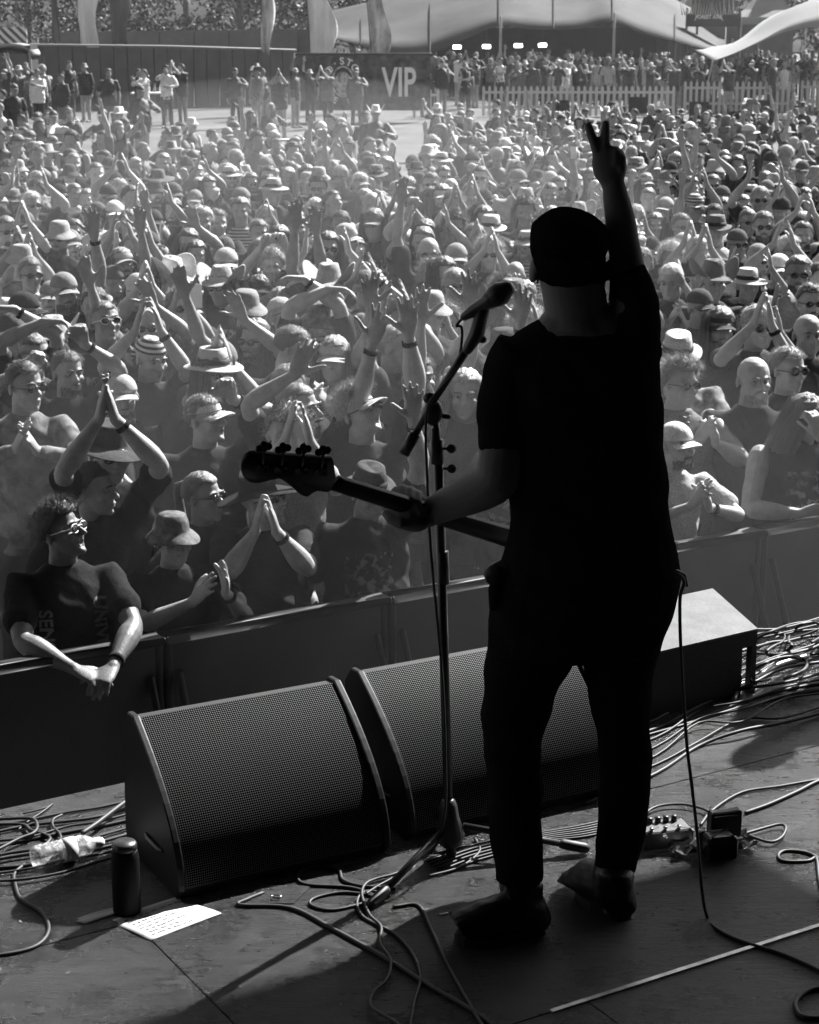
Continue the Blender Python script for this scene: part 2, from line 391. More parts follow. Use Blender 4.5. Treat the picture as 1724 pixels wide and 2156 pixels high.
# raised right arm
P = [atY(x, y, YM+dy) for x, y, dy in ((1322, 720, -.01), (1326, 640, .0), (1320, 560, .02), (1312, 510, .03), (1305, 460, .03), (1297, 420, .03), (1292, 388, .02))]
rp = [ex*v for v in (44, 43, 37, 34, 32, 28, 24)]
P2 = cr([np.r_[p, r] for p, r in zip(P, rp)], 3); man.tube([p[:3] for p in P2], [(p[3], p[3]*.9) for p in P2], 16, ref=(1, 0, 0))
kn = ex
wr = atY(1289, 384, YM+.02)
man.tube([wr, atY(1285, 362, YM+.02), atY(1281, 338, YM+.02), atY(1279, 322, YM+.02)], [(25*kn, .02), (36*kn, .022), (37*kn, .020), (33*kn, .016)], 14, ref=(1, 0, 0))
for pts, rr in ((((1260, 335), (1252, 305), (1244, 283), (1238, 264)), (10.5, 10.5, 10, 8.8)), (((1272, 330), (1273, 303), (1274, 280), (1274.5, 260)), (10.5, 10.5, 10, 9))):
    man.tube([atY(x, y, YM+.02) for x, y in pts], [r*kn for r in rr], 10)
for (x, y) in ((1296, 326), (1308, 338)):    # folded ring and little finger, nails towards the palm beyond
    p = atY(x, y, YM+.01); q = p + [0, .030, .012]; man.tube([p + [0, -.004, -.02], p + [0, 0, .004], q, q + [0, .008, -.028], q + [0, -.012, -.04]], [.011, .0115, .011, .010, .009], 10)
q = atY(1268, 352, YM+.045); man.tube([q + [-.006, -.01, -.02], q + [-.002, .006, 0], q + [.018, .012, .012], q + [.032, .006, .010]], [.012, .012, .011, .010], 10)
# left arm: upper arm down, forearm out to the neck of the bass
el = atY(1062, 1000, YM-.06)
A = [(atY(1100, 760, YM), .052), (atY(1066, 860, YM-.02), .050), (atY(1055, 950, YM-.05), .052), (atY(1046, 1008, YM-.05), .054), (atY(1000, 1036, YM-.02), .050), (atY(955, 1055, YM+.02), .043), (atY(912, 1074, YM+.05), .036), (atY(888, 1080, YM+.06), .033)]
P2 = cr([np.r_[p, r] for p, r in A], 3); man.tube([p[:3] for p in P2], [p[3] for p in P2], 16)
NB = [atY(x, y, Y) for x, y, Y in ((702, 1016, 4.24), (1085, 1136, 4.68))]     # neck of the bass: nut, body joint
nd = NB[1]-NB[0]; nlen = np.linalg.norm(nd); nd /= nlen
gh = atY(852, 1068, YM+.055)
man.tube([atY(900, 1084, YM+.05), atY(878, 1078, YM+.05), atY(852, 1074, YM+.03), atY(838, 1066, YM+.03)], [(.034, .032), (.040, .030), (.040, .028), (.030, .022)], 14)   # back of the hand
for i, (x, y) in enumerate(((832, 1040), (846, 1036), (862, 1040), (878, 1048))):   # fingers over the top, tips on the strings beyond
    p = atY(x+6, y+28, YM+.01); k0 = atY(x, y, YM+.02)
    man.tube([p, atY(x, y+10, YM+.0), k0 + [0, .01, .004], k0 + [.004, .045, .0], k0 + [.008, .06, -.028]], [.013, .0125, .012, .0105, .009], 10)
man.tube([atY(866, 1098, YM+.02), atY(842, 1100, YM+.0), atY(822, 1091, YM+.01), atY(812, 1080, YM+.02)], [.017, .0155, .014, .0115], 10)   # thumb behind the neck
man.ell(atY(872, 1100, YM+.03), (.04, .035, .022))
# torso and legs under the clothes
man.stack([(640, 1160, 1290), (700, 1110, 1350), (820, 1090, 1370), (1000, 1095, 1370), (1200, 1080, 1400), (1330, 1060, 1380)], YM, .55)
man.tube([atY(1130, 1300, YM), atY(1095, 1500, YM-.01), atY(1088, 1700, YM-.02), atY(1094, 1880, YM-.05), atY(1096, 1930, YM-.055)], [.085, .055, .045, .038, .038], 14)
man.tube([atY(1310, 1300, YM), atY(1310, 1500, YM+.02), atY(1310, 1700, YM+.03), atY(1294, 1850, YM+.05), atY(1292, 1890, YM+.05)], [.085, .055, .045, .038, .038], 14)
man.ell(atY(1096, 1950, YM-.055), (.045, .06, .04)); man.ell(atY(1292, 1905, YM+.05), (.04, .05, .04))
body = obj('person', remesh(man, .0052, 2, name='musician_body'), mat('dim_skin', .19, .7, .1, var=.12, vscale=12, bump=.1, bscale=140))
tag(body, 'silhouetted person from behind in dark shirt raising two fingers and gripping a bass neck', 'person')
# shirt
sh = MB()
sh.stack([(1208, 1046, 1434), (1180, 1058, 1428), (1140, 1070, 1420), (1055, 1070, 1408), (960, 1058, 1399), (900, 1050, 1396), (830, 1048, 1394), (780, 1046, 1391), (730, 1062, 1384), (700, 1084, 1372), (682, 1112, 1352), (668, 1140, 1325), (660, 1150, 1300)], YM, [.66, .66, .64, .62, .6, .58, .56, .54, .5, .46, .42, .42, .45], sq=2.4)
A = [(atY(1105, 730, YM), .070), (atY(1078, 790, YM), .072), (atY(1064, 860, YM-.02), .064), (atY(1060, 920, YM-.035), .062), (atY(1060, 950, YM-.045), .061)]
P2 = cr([np.r_[p, r] for p, r in A], 3); sh.tube([p[:3] for p in P2], [p[3] for p in P2], 18, round_=False)
A = [(1322, 740, 72), (1330, 690, 64), (1334, 640, 52), (1326, 595, 46), (1317, 566, 41)]
sh.tube([atY(x, y, YM+.01) for x, y, r in A], [r*ex for _, _, r in A], 18, round_=False)
def fold(a):
    n = a - np.array([hc[0], YM, 0]); n[:, 2] = 0; n /= np.linalg.norm(n, axis=1)[:, None]+1e-6
    return a + n*(wob(a, 26, .005)+wob(a, 60, .002, 2))[:, None]
DK = mat('dark_shirt_cloth', .013, 1, .03, matte=True, var=.2, vscale=12, bump=.4, bscale=30)
shirt = obj('shirt', remesh(sh, .008, 2, post=fold, name='musician_shirt'), DK, body)
# trousers
tr = MB()
tr.stack([(1170, 1060, 1424), (1215, 1042, 1432), (1250, 1034, 1428), (1300, 1028, 1412), (1345, 1025, 1396), (1366, 1026, 1390)][::-1], YM, .62)
tr.stack([(1320, 1026, 1240), (1365, 1024, 1220), (1400, 1021, 1203), (1440, 1018, 1182), (1475, 1014, 1165), (1505, 1011, 1157), (1535, 1015, 1149), (1562, 1019, 1141), (1600, 1021, 1140), (1700, 1027, 1142), (1780, 1034, 1143), (1852, 1042, 1143)][::-1], [YM-.05, YM-.045, YM-.03, YM-.02, YM-.01, YM-.01, YM, YM, YM, YM, YM, YM], .8, sq=2)
tr.stack([(1320, 1215, 1400), (1365, 1226, 1390), (1400, 1228, 1379), (1440, 1233, 1374), (1480, 1240, 1370), (1510, 1248, 1370), (1540, 1257, 1371), (1600, 1261, 1372), (1660, 1261, 1370), (1720, 1258, 1364), (1780, 1253, 1353), (1836, 1248, 1336)][::-1], [YM+.05, YM+.04, YM+.03, YM+.02, YM+.02, YM+.01, YM+.01, YM, YM, YM, YM, YM], .8, sq=2)
obj('trousers', remesh(tr, .008, 2, post=lambda a: a + np.c_[wob(a, 34, .004, 1), wob(a, 30, .004, 3), a[:, 0]*0], name='musician_trousers'), mat('dark_denim', .013, 1, .03, matte=True, var=.3, vscale=14, bump=.4, bscale=60), body)
# flat cap: soft crown pulled forward over a short peak
cp_ = MB(); cc = atY(1190, 500, YM)
cp_.stack([(556, 1124, 1266), (535, 1117, 1276), (515, 1115, 1283), (490, 1115, 1281), (470, 1121, 1268), (452, 1139, 1246), (441, 1160, 1222), (436, 1180, 1205)], YM+.005, [.98, 1.12, 1.15, 1.15, 1.15, 1.1, 1., .9], sq=2.05)
cp_.stack([(532, 1240, 1258), (526, 1238, 1264), (512, 1236, 1279), (500, 1232, 1291), (489, 1228, 1295), (480, 1222, 1286), (471, 1215, 1270), (462, 1210, 1256)], [YM+.05]*8, [.9, .9, .8, .75, .75, .8, .9, 1], sq=2)
cap = obj('flat_cap', remesh(cp_, .006, 3, post=lambda a: a + np.c_[wob(a, 55, .0022, 1), a[:, 1]*0, wob(a, 48, .0022, 3)], name='flat_cap'), mat('dark_tweed', .007, 1, .03, matte=True, var=.4, vscale=60, bump=.5, bscale=120), body)
hr_ = MB(); hr_.stack([(598, 1142, 1258), (585, 1134, 1268), (570, 1126, 1272), (552, 1121, 1275), (530, 1119, 1276)], YM+.002, [1., 1.1, 1.2, 1.25, 1.25], sq=2); obj('hair', remesh(hr_, .007, 1, post=lambda a: a + np.c_[wob(a, 120, .0012), wob(a, 130, .0012, 2), wob(a, 110, .002, 1)], name='nape_hair'), mat('dark_hair', .007, .8, .1, matte=True, var=.3, vscale=80, bump=.5, bscale=200), body)
MB().ell(atY(1131, 592, YM-.012), (.004, .004, .006)).build('earring', 'chrome', body)
# boots
BM = mat('boot_leather', .01, .38, .4, var=.3, vscale=30, bump=.25, bscale=60)
def boot(ank, heel, toe, top, name='boot'):
    d = toe-heel; d[2] = 0; L = np.linalg.norm(d); d /= L; a = np.array([-d[1], d[0], 0]); z = np.array([0, 0, 1.])
    m = MB(); m.tube([top, ank + z*.05, ank, heel + d*.03 + z*.04], [(.054, .056), (.050, .054), (.047, .058), (.043, .05)], 16, ref=a)
    m.tube([heel + d*.03 + z*.045, heel + d*.10 + z*.062, heel + d*.17 + z*.056, heel + d*.23 + z*.046, heel + d*(L-.038) + z*.042], [(.040, .044), (.043, .060), (.050, .050), (.053, .040), (.045, .034)], 16, ref=a)
    b = obj(name, remesh(m, .006, 2, post=lambda q: q + np.c_[wob(q, 90, .0015), wob(q, 80, .0015, 2), wob(q, 100, .0015, 1)], name='boot'), BM, body)
    so = MB(); k = 20; pr = []
    for i in range(k):
        t = i/k*2*math.pi; u = math.cos(t); w = math.sin(t); wd = .046 if u > 0 else .037
        g = (abs(u)**2.6+abs(w)**2.6)**(-1/2.6); pr.append(heel + d*(L/2 + u*g*L/2) + a*w*g*wd)
    so.ring_loft([[p + z*h for p in pr] for h in (.001, .024)]); s = so.build('sole', 'rubber', b, False)
    he = MB(); he.ring_loft([[p + z*h for p in pr if np.dot(p-heel, d) < .085] for h in (.018, .03)]); he.build('heel', 'rubber', b, False)
    lc = MB()
    for i in range(4):
        c = heel + d*(.10 + i*.022) + z*(.116 - i*.017); lc.tube([c - a*.03, c + z*.006, c + a*.03], [.0025]*3, 6)
    lc.build('laces', 'black', b)
z = np.array([0, 0, 1.])
boot(atY(1098, 1900, YM-.055), atz(1146, 1962), atz(958, 1986), atY(1094, 1862, YM-.05))
boot(atY(1291, 1875, YM+.02), atz(1322, 1938), atz(1222, 1880), atY(1292, 1838, YM+.03))
# something tucked in the left back pocket and a transmitter loop at the right hip
MB().tube([atY(1050, 1200, YM-.05), atY(1042, 1240, YM-.06), atY(1038, 1278, YM-.06)], [.012, .016, .010], 8).build('pocket_cloth', DK, body)

# ================= bass guitar =================
bass = empty('bass_guitar', NB[0], 'dark four-string bass guitar whose headstock points left, held by its neck', 'bass guitar')
WD = mat('dark_lacquer', .006, .35, .15, var=.2, vscale=12)
fz = np.array([0.25, .95, .1]); fz -= nd*np.dot(fz, nd); fz /= np.linalg.norm(fz); up = np.cross(nd, fz); up = up if up[2] > 0 else -up   # up: across the neck
def BP(l, w, t=0): return NB[0] + nd*l + up*w + fz*t
rings = []
for l, hw, th in ((0, .0215, .010), (.02, .0215, .012), (.3, .025, .0125), (.55, .0285, .0135), (nlen+.1, .032, .015)):
    rings.append([BP(l, hw*math.cos(a), -th*math.sin(a) if math.sin(a) > 0 else .004*0) for a in np.linspace(0, 2*math.pi, 16, endpoint=False)])
neck = MB().ring_loft(rings).build('neck', WD, bass)
fb = MB(); fb.ring_loft([[BP(l, s*hw, t) for s, t in ((-1, .0005), (1, .0005), (1, .006), (-1, .006))] for l, hw in ((0, .0215), (.3, .025), (nlen+.1, .032))]); fb.build('fingerboard', mat('rosewood', .04, .5, .4, var=.3, vscale=20, stretch=(1, 1, 1)), bass, False)
L0 = .864
for i in range(1, 18):
    l = L0*(1-2**(-i/12)); hw = .0215 + l*.0185
    if l < nlen: MB().tube([BP(l, -hw*.98, .0065), BP(l, hw*.98, .0065)], [.0009]*2, 6).build('fret', 'steel', bass)
# headstock outline traced on the photograph, given its plane and thickness
hs = [(705, 1003), (700, 966), (690, 962), (640, 958), (590, 955), (545, 951), (526, 953), (512, 964), (506, 981), (510, 998), (522, 1009), (540, 1012), (556, 1008), (572, 1002), (590, 1004), (610, 1018), (630, 1036), (646, 1041), (656, 1034), (668, 1029), (684, 1031), (695, 1028)]
def HP(x, y, t=0):     # pixel -> point on the head plane
    r = ray(x, y); n = fz; p0 = NB[0] - fz*.004; return C0 + r*(np.dot(p0-C0, n)/np.dot(r, n)) + fz*t
P2 = cr([np.array(p, float) for p in hs + hs[:1]], 3)[:-1]
hr = [HP(p[0], p[1], -.007) for p in P2]; hm = np.mean(hr, 0)
def ins(k, t): return [hm + (p-hm)*k + fz*t for p in hr]
head = MB(); head.ring_loft([ins(.985, 0), ins(1, .0022), ins(1, .0125), ins(.985, .0145)]); head.build('headstock', WD, bass)
for (x, y) in ((552, 952), (592, 955), (635, 957), (676, 960)):
    k = empty('tuner', (0, 0, 0)); k.parent = bass; 
    base = HP(x-3, y+22, -.008); top = HP(x, y-19, -.012)
    t = MB(); t.tube([HP(x-2, y+16, -.012), HP(x, y-10, -.012)], [.0033]*2, 8); t.ell(base, (.011, .011, .011)); t.box(base, (.014, .004, .014)); t.ell(HP(x-3, y+26, -.016), (.004, .004, .004))
    sh_ = t.build('tuner_post', 'chrome' if False else mat('dark_nickel', .04, .22, .5, metal=1, var=.1), bass)
    c = MB(); uu = (HP(x, y-30)-HP(x, y)); uu /= np.linalg.norm(uu); vv = np.cross(uu, fz)
    for a, rr in ((math.pi/2, .0085), (math.pi*1.02, .0088), (-.02, .0088)):
        c.ell(top + vv*math.cos(a)*.0105 + uu*math.sin(a)*.0095, (rr, .0032, rr))
    c.ell(top - uu*.002, (.009, .0035, .009)); c.build('tuning_key', sh_.data.materials[0], sh_)
    bpy.data.objects.remove(k)
sg = [.0135, .0045, -.0045, -.0135]
for i, w in enumerate(sg):
    MB().tube([HP(552+i*41, 975+i*3, .006), BP(0, w, .0085), BP(nlen+.35, w*1.5, .014)], [(.0011, .0009, .0007, .0006)[i]]*3, 6).build('string', 'steel', bass)
# body, in front of the musician
bo = []
for (l, w) in ((.62, .035), (.56, .10), (.54, .15), (.58, .175), (.66, .165), (.76, .125), (.86, .125), (.98, .165), (1.08, .165), (1.15, .10), (1.17, 0), (1.15, -.10), (1.07, -.17), (.96, -.175), (.85, -.135), (.76, -.135), (.69, -.165), (.62, -.17), (.60, -.13), (.63, -.06)):
    bo.append(np.array([l+.10, w*.9]))
bo = cr(bo + bo[:1], 3)[:-1]; bc = np.mean(bo, 0)
MB().ring_loft([[BP(*(bc + (p-bc)*k), t) for p in bo] for k, t in ((.96, -.024), (1, -.016), (1, .008), (.96, .016))]).build('guitar_body', WD, bass)
pg = MB().ring_loft([[BP(*(bc + (p-bc)*.62), t) for p in bo] for t in (.0165, .019)]).build('pickguard', 'gloss', bass, False)
MB().box(BP(.84, 0, .024), (.03, .045, .008), [nd, up, fz]).build('pickup', 'black', bass, False)
MB().box(BP(1.03, 0, .024), (.03, .04, .006), [nd, up, fz]).build('bridge', 'chrome', bass, False)
st = [BP(.56, .14, -.02), atY(1150, 700, YM+.20), atY(1190, 672, YM+.0), atY(1300, 760, YM-.145), atY(1380, 1000, YM-.13), BP(1.16, .0, -.01)]
# raised fingers' sleeve side: the cable from the hip
def cable(name, pts, r, m, label, cat='cable', group=None, n=8, parent=None):
    P2 = cr([np.asarray(p, float) for p in pts], 5); o = MB().tube(P2, [r]*len(P2), n).build(name, m, parent)
    if label: tag(o, label, cat, group)
    return o
fl = lambda x, y, h=.004: atz(x, y, S+h)
hipY = YM-.10
cable('instrument_cable', [atY(1422, 1208, hipY), atY(1433, 1212, hipY-.02), atY(1440, 1226, hipY-.03), atY(1434, 1246, hipY-.02), atY(1431, 1268, hipY), atY(1432, 1340, hipY), atY(1437, 1440, hipY), atY(1446, 1570, hipY-.02), atY(1457, 1660, hipY-.04), atY(1468, 1760, hipY-.06), atY(1476, 1860, hipY-.1)*1, fl(1487, 1925, .01), fl(1510, 1955), fl(1560, 1980), fl(1640, 2005), fl(1700, 2030), fl(1760, 2060)], .0042, 'rubber', 'black instrument cable hanging from the musician\'s right hip down to the boards')
M2 = MB(); M2.tube([atY(1425, 1206, hipY), atY(1440, 1212, hipY-.01), atY(1446, 1232, hipY-.015)], [.009, .007, .004], 8)
jp = M2.build('jack_plug', 'blackmetal', bass)
# ================= monitor wedges =================
def grille_mat():
    m = bpy.data.materials.new('speaker_grille'); m.use_nodes = True; nt = m.node_tree; b = nt.nodes['Principled BSDF']
    uv = nt.nodes.new('ShaderNodeTexCoord'); sp = nt.nodes.new('ShaderNodeSeparateXYZ'); nt.links.new(uv.outputs['UV'], sp.inputs[0])
    P = 2*math.pi/.0125
    a = mul(nt, mul(nt, mul(nt, sp.outputs[0], sp.outputs[1], 'ADD'), P), 0, 'ADD'); c = mul(nt, mul(nt, sp.outputs[0], sp.outputs[1], 'SUBTRACT'), P)
    sa = mul(nt, mul(nt, a, 0, 'SINE'), 1); sc_ = mul(nt, mul(nt, c, 0, 'SINE'), 1)
    k = mul(nt, mul(nt, sa, sc_), 1); dot = ramp(nt, mul(nt, k, 0, 'ADD'), .25, 0, .6, 1)
    nt.links.new(mul(nt, mul(nt, dot, .085), .002, 'ADD'), b.inputs['Base Color']); b.inputs['Roughness'].default_value = .38
    nt.links.new(mul(nt, dot, .5), b.inputs['Specular IOR Level'])
    return m
M['grille'] = grille_mat()
CAB = mat('cabinet_paint', .009, .55, .4, var=.25, vscale=40, bump=.25, bscale=180)
def wedge(tl, wid, yaw, label, name='monitor_wedge', tz=.40, depth=.30):
    T = atz(tl[0], tl[1], S+tz); u = np.array([math.cos(yaw), math.sin(yaw), 0]); v = np.array([-u[1], u[0], 0]); o0 = T - v*depth; o0[2] = S
    def Q(a, b, z): return o0 + u*a + v*b + np.array([0, 0, z])
    r = empty(name, Q(wid/2, .2, 0), label, 'stage monitor', 'floor monitor wedges at the stage front')
    # side profile (b = towards the audience, z): curved front
    t = np.linspace(0, 1, 14); fb = depth*(t**1.55); fz_ = .035 + (tz-.035)*(t**.82)
    prof = [(.02, 0)] + [(0, .03)] + list(zip(fb, fz_)) + [(depth+.035, tz-.002), (depth+.07, tz-.04), (depth+.085, .05), (depth+.07, 0)]
    m = MB(); m.ring_loft([[Q(a, b, z) for b, z in prof] for a in (.0, wid)]); m.build('cabinet', CAB, r, False)
    # side cheeks standing a little proud of the grille
    for a0, a1 in ((-.016, 0.004), (wid-.004, wid+.016)):
        pr2 = [(b-.012*(1-i/16), z+.010) for i, (b, z) in enumerate(zip(fb, fz_))]
        pr2 = [(.015, 0), (-.012, .03)] + pr2 + [(depth+.04, tz+.008), (depth+.078, tz-.035), (depth+.092, .05), (depth+.075, 0)]
        mm = MB(); cen = np.mean(pr2, 0)
        mm.ring_loft([[Q(a, cen[0]+(b-cen[0])*k, cen[1]+(z-cen[1])*k) for b, z in pr2] for a, k in ((a0, .985), (a0+.004, 1), (a1-.004, 1), (a1, .985))])
        mm.build('cheek', mat('cheek_edge', .03, .3, .5, var=.2, vscale=40) if False else M['cheek'], r, False)
    # grille with UV in metres
    me = bpy.data.meshes.new('grille'); vs = []; fs = []; uvs = []
    arc = [0]
    for i in range(1, 14): arc.append(arc[-1] + math.hypot(fb[i]-fb[i-1], fz_[i]-fz_[i-1]))
    N = 12
    for i in range(14):
        n = np.array([-(fz_[min(i+1, 13)]-fz_[max(i-1, 0)]), fb[min(i+1, 13)]-fb[max(i-1, 0)]]); n /= np.linalg.norm(n)
        for j in range(N+1): vs.append(Q(.008+(wid-.016)*j/N, fb[i]+n[0]*.004, fz_[i]+n[1]*.004)); uvs.append((wid*j/N, arc[i]))
    for i in range(13):
        for j in range(N): fs.append((i*(N+1)+j, i*(N+1)+j+1, (i+1)*(N+1)+j+1, (i+1)*(N+1)+j))
    me.from_pydata([tuple(p - np.array(r.location)) for p in vs], [], fs); ul = me.uv_layers.new(name='UVMap')
    for p in me.polygons:
        for li, vi in zip(p.loop_indices, p.vertices): ul.data[li].uv = uvs[vi]
    me.shade_smooth(); me.materials.append(M['grille']); g = bpy.data.objects.new('grille', me); col.objects.link(g); g.parent = r
    bd = MB().box(Q(wid*.72, .018, .075), (.016, .003, .012), [u, v, [0, 0, 1]]).build('badge', mat('worn_badge', .10, .6, .3) , r, False)
    h = MB().tube([Q(-.017, .10, .10), Q(-.022, .12, .10), Q(-.022, .20, .10), Q(-.017, .22, .10)], [.006]*4, 8).build('handle', 'blackmetal', r)
    for a in (.04, wid-.04): MB().box(Q(a, .1, .004), (.02, .02, .004), [u, v, [0, 0, 1]]).build('foot', 'rubber', r, False)
    return r, Q
M['cheek'] = mat('cabinet_cheek', .008, .5, .18, var=.3, vscale=40, bump=.05)
w1, Q1 = wedge((290, 1512), .585, R(28), 'curved black monitor wedge left of the microphone stand, its grille lit along the top')
w2, Q2 = wedge((762, 1418), .69, R(29), 'curved black monitor wedge half hidden behind the musician\'s legs')
# speaker box, its sunlit look partly put into a paler top colour
BH = .22
def T(x, y, z=BH): return atz(x, y, S+z)
a_, b_, c_ = T(1345, 1385), T(1595, 1327), T(1500, 1242)
uu = b_-a_; wl_ = np.linalg.norm(uu)+.25; uu /= np.linalg.norm(uu); vv = np.array([-uu[1], uu[0], 0])
dpt = float(np.dot(c_-b_, vv)); sk = float(np.dot(c_-b_, uu))
r = empty('speaker_box', b_*[1, 1, 0] + [0, 0, S], 'dark speaker cabinet behind the musician\'s right leg, its scuffed flat top shining in the sun', 'speaker cabinet')
def QB(a, b, z): return b_*[1, 1, 0] + uu*a + vv*b + np.array([0, 0, S+z])
m = MB(); prof = [(0, .0), (0, BH), (dpt, BH), (dpt+.02, BH-.02), (dpt+.02, 0)]
m.ring_loft([[QB(a + (b/dpt*sk if a > -.2 else 0), b, z) for b, z in prof] for a in (-wl_, -.065)]); 
m.ring_loft([[QB(x, y, z) for x, y in ((-.066, .0), (-.001, .0), (sk-.001, dpt), (sk-.066, dpt))] for z in (BH-.05, BH-.0005)])
m.box(QB(-.012, .012, BH/2-.026), (.012, .012, BH/2-.026), [uu, vv, [0, 0, 1]]); m.box(QB(-.012+sk, dpt-.012, BH/2-.026), (.012, .012, BH/2-.026), [uu, vv, [0, 0, 1]])
m.build('cabinet', CAB, r, False)
tp = MB(); tp.ring_loft([[QB(x, y, z) for x, y in ((-wl_, .0), (0, .0), (sk, dpt), (-wl_, dpt))] for z in (BH+.001, BH+.007)])
tp.build('top', mat('sun_paled_top', .08, .5, .4, var=.3, vscale=9, bump=.12, bscale=60), r, False)  # base colour paler than the cabinet so the top looks sunlit
for i in range(26): pass
n = MB()
for i in range(22):
    n.box(QB(-wl_+.02+i*.026, dpt+.012, BH+.005), (.005, .008, .007), [uu, vv, [0, 0, 1]])
n.build('grille_edge', 'blackmetal', r, False)

# ================= microphone stand =================
YS = 4.76
ms = empty('microphone_stand', atz(950, 1810), 'black boom microphone stand with tripod base between the monitor wedges', 'microphone stand')
BMt = 'blackmetal'
def tb(name, pts, r, m='blackmetal', par=ms, n=12): return MB().tube(pts, r if hasattr(r, '__len__') else [r]*len(pts), n, round_=False).build(name, m, par)
bot = atY(944, 1700, YS); top = atY(922, 936, YS)
tb('lower_pole', [bot, top], .0125); tb('upper_pole', [top - [0, 0, .02], atY(917, 885, YS)], .0085)
tb('lower_collar', [atY(934, 1228, YS), atY(932, 1160, YS)], .0155); tb('clutch', [atY(921, 975, YS), atY(920, 925, YS)], .0165); tb('clutch_neck', [atY(919, 940, YS), atY(917, 900, YS)], [.0125, .0115])
for (x, y) in ((950, 944), (951, 986)):
    MB().ell(atY(x, y, YS), (.0125, .009, .0125)).tube([atY(x-30, y, YS), atY(x, y, YS)], [.004]*2, 8).build('knob', 'rubber', ms)
tb('clamp', [atY(930, 944, YS), atY(948, 944, YS)], .004)
# clutch of the boom
k = MB(); k.ell(atY(912, 868, YS), (.026, .02, .034)); k.ell(atY(905, 838, YS), (.018, .014, .016)); k.tube([atY(912, 880, YS), atY(924, 874, YS), atY(944, 877, YS)], [.009, .007, .007], 10); k.build('boom_clutch', BMt, ms)
tb('boom', [atY(872, 918, YS), atY(912, 845, YS-.01), atY(960, 770, YS-.02), atY(1004, 704, YS-.03)], [.0095, .0095, .0105, .0125])
tb('counterweight', [atY(850, 955, YS), atY(875, 912, YS)], .0155)
k = MB(); k.tube([atY(985, 735, YS-.03), atY(1004, 702, YS-.03), atY(1012, 668, YS-.035), atY(1016, 648, YS-.04)], [.014, .020, .018, .020], 12); k.tube([atY(1000, 710, YS-.03), atY(1016, 714, YS-.03)], [.008, .011], 10); k.build('mic_clip', BMt, ms)
# tripod
hub = atY(944, 1730, YS)
h = MB(); h.tube([atY(944, 1695, YS), atY(945, 1720, YS), atY(948, 1758, YS)], [.024, .028, .040], 16); h.tube([atY(948, 1750, YS), atY(950, 1800, YS)], [.017, .014], 12); h.build('tripod_hub', BMt, ms)
for (x0, y0, x1, y1, h1) in ((935, 1745, 788, 1897, .012), (975, 1738, 1222, 1783, .02), (950, 1735, 905, 1700, .012)):
    a = atY(x0, y0, YS); b = atz(x1, y1, S+h1); l = tb('tripod_leg', [a, b], .0095)
    d = (b-a)/np.linalg.norm(b-a); MB().tube([b - d*.05, b + d*.012], [.0145, .0145], 12).build('rubber_foot', 'rubber', l)
    mid = a*.55 + b*.45; tb('strut', [atY(949, 1790, YS), mid], .005, 'chrome')
# microphone
mic = empty('microphone', atY(1000, 665, YS-.03), 'black vocal microphone with round grille held in the clip of the stand', 'microphone')
a, b = atY(984, 662, YS-.03), atY(1052, 618, YS-.06)
d = (b-a); Lm = np.linalg.norm(d); d /= Lm
MB().tube([a - d*.01, a, a + d*.02, a + d*.055, b - d*.035, b - d*.02], [.011, .0125, .0165, .0185, .023, .0265], 20).build('mic_body', 'blackmetal', mic)
g = MB(); g.tube([b - d*.022, b - d*.012, b + d*.006, b + d*.020], [.026, .030, .030, .022], 24); g.build('mic_grille', mat('mic_mesh', .03, .4, .5, metal=.6, var=.8, vscale=400), mic)
cable('microphone_cable', [a - d*.01, a - d*.035 + [0, 0, -.01], atY(972, 690, YS-.02), atY(970, 735, YS-.02), atY(958, 780, YS-.03), atY(930, 815, YS-.03), atY(903, 850, YS-.035), atY(896, 900, YS-.02), atY(899, 1000, YS-.02), atY(904, 1120, YS-.02), atY(912, 1220, YS-.02), atY(922, 1320, YS-.02), atY(932, 1440, YS-.03), atY(938, 1600, YS-.04), atY(935, 1720, YS-.06), fl(905, 1800), fl(850, 1835), fl(800, 1862), fl(772, 1880, .01)], .0036, 'rubber', 'black microphone cable dropping beside the stand pole to the boards')
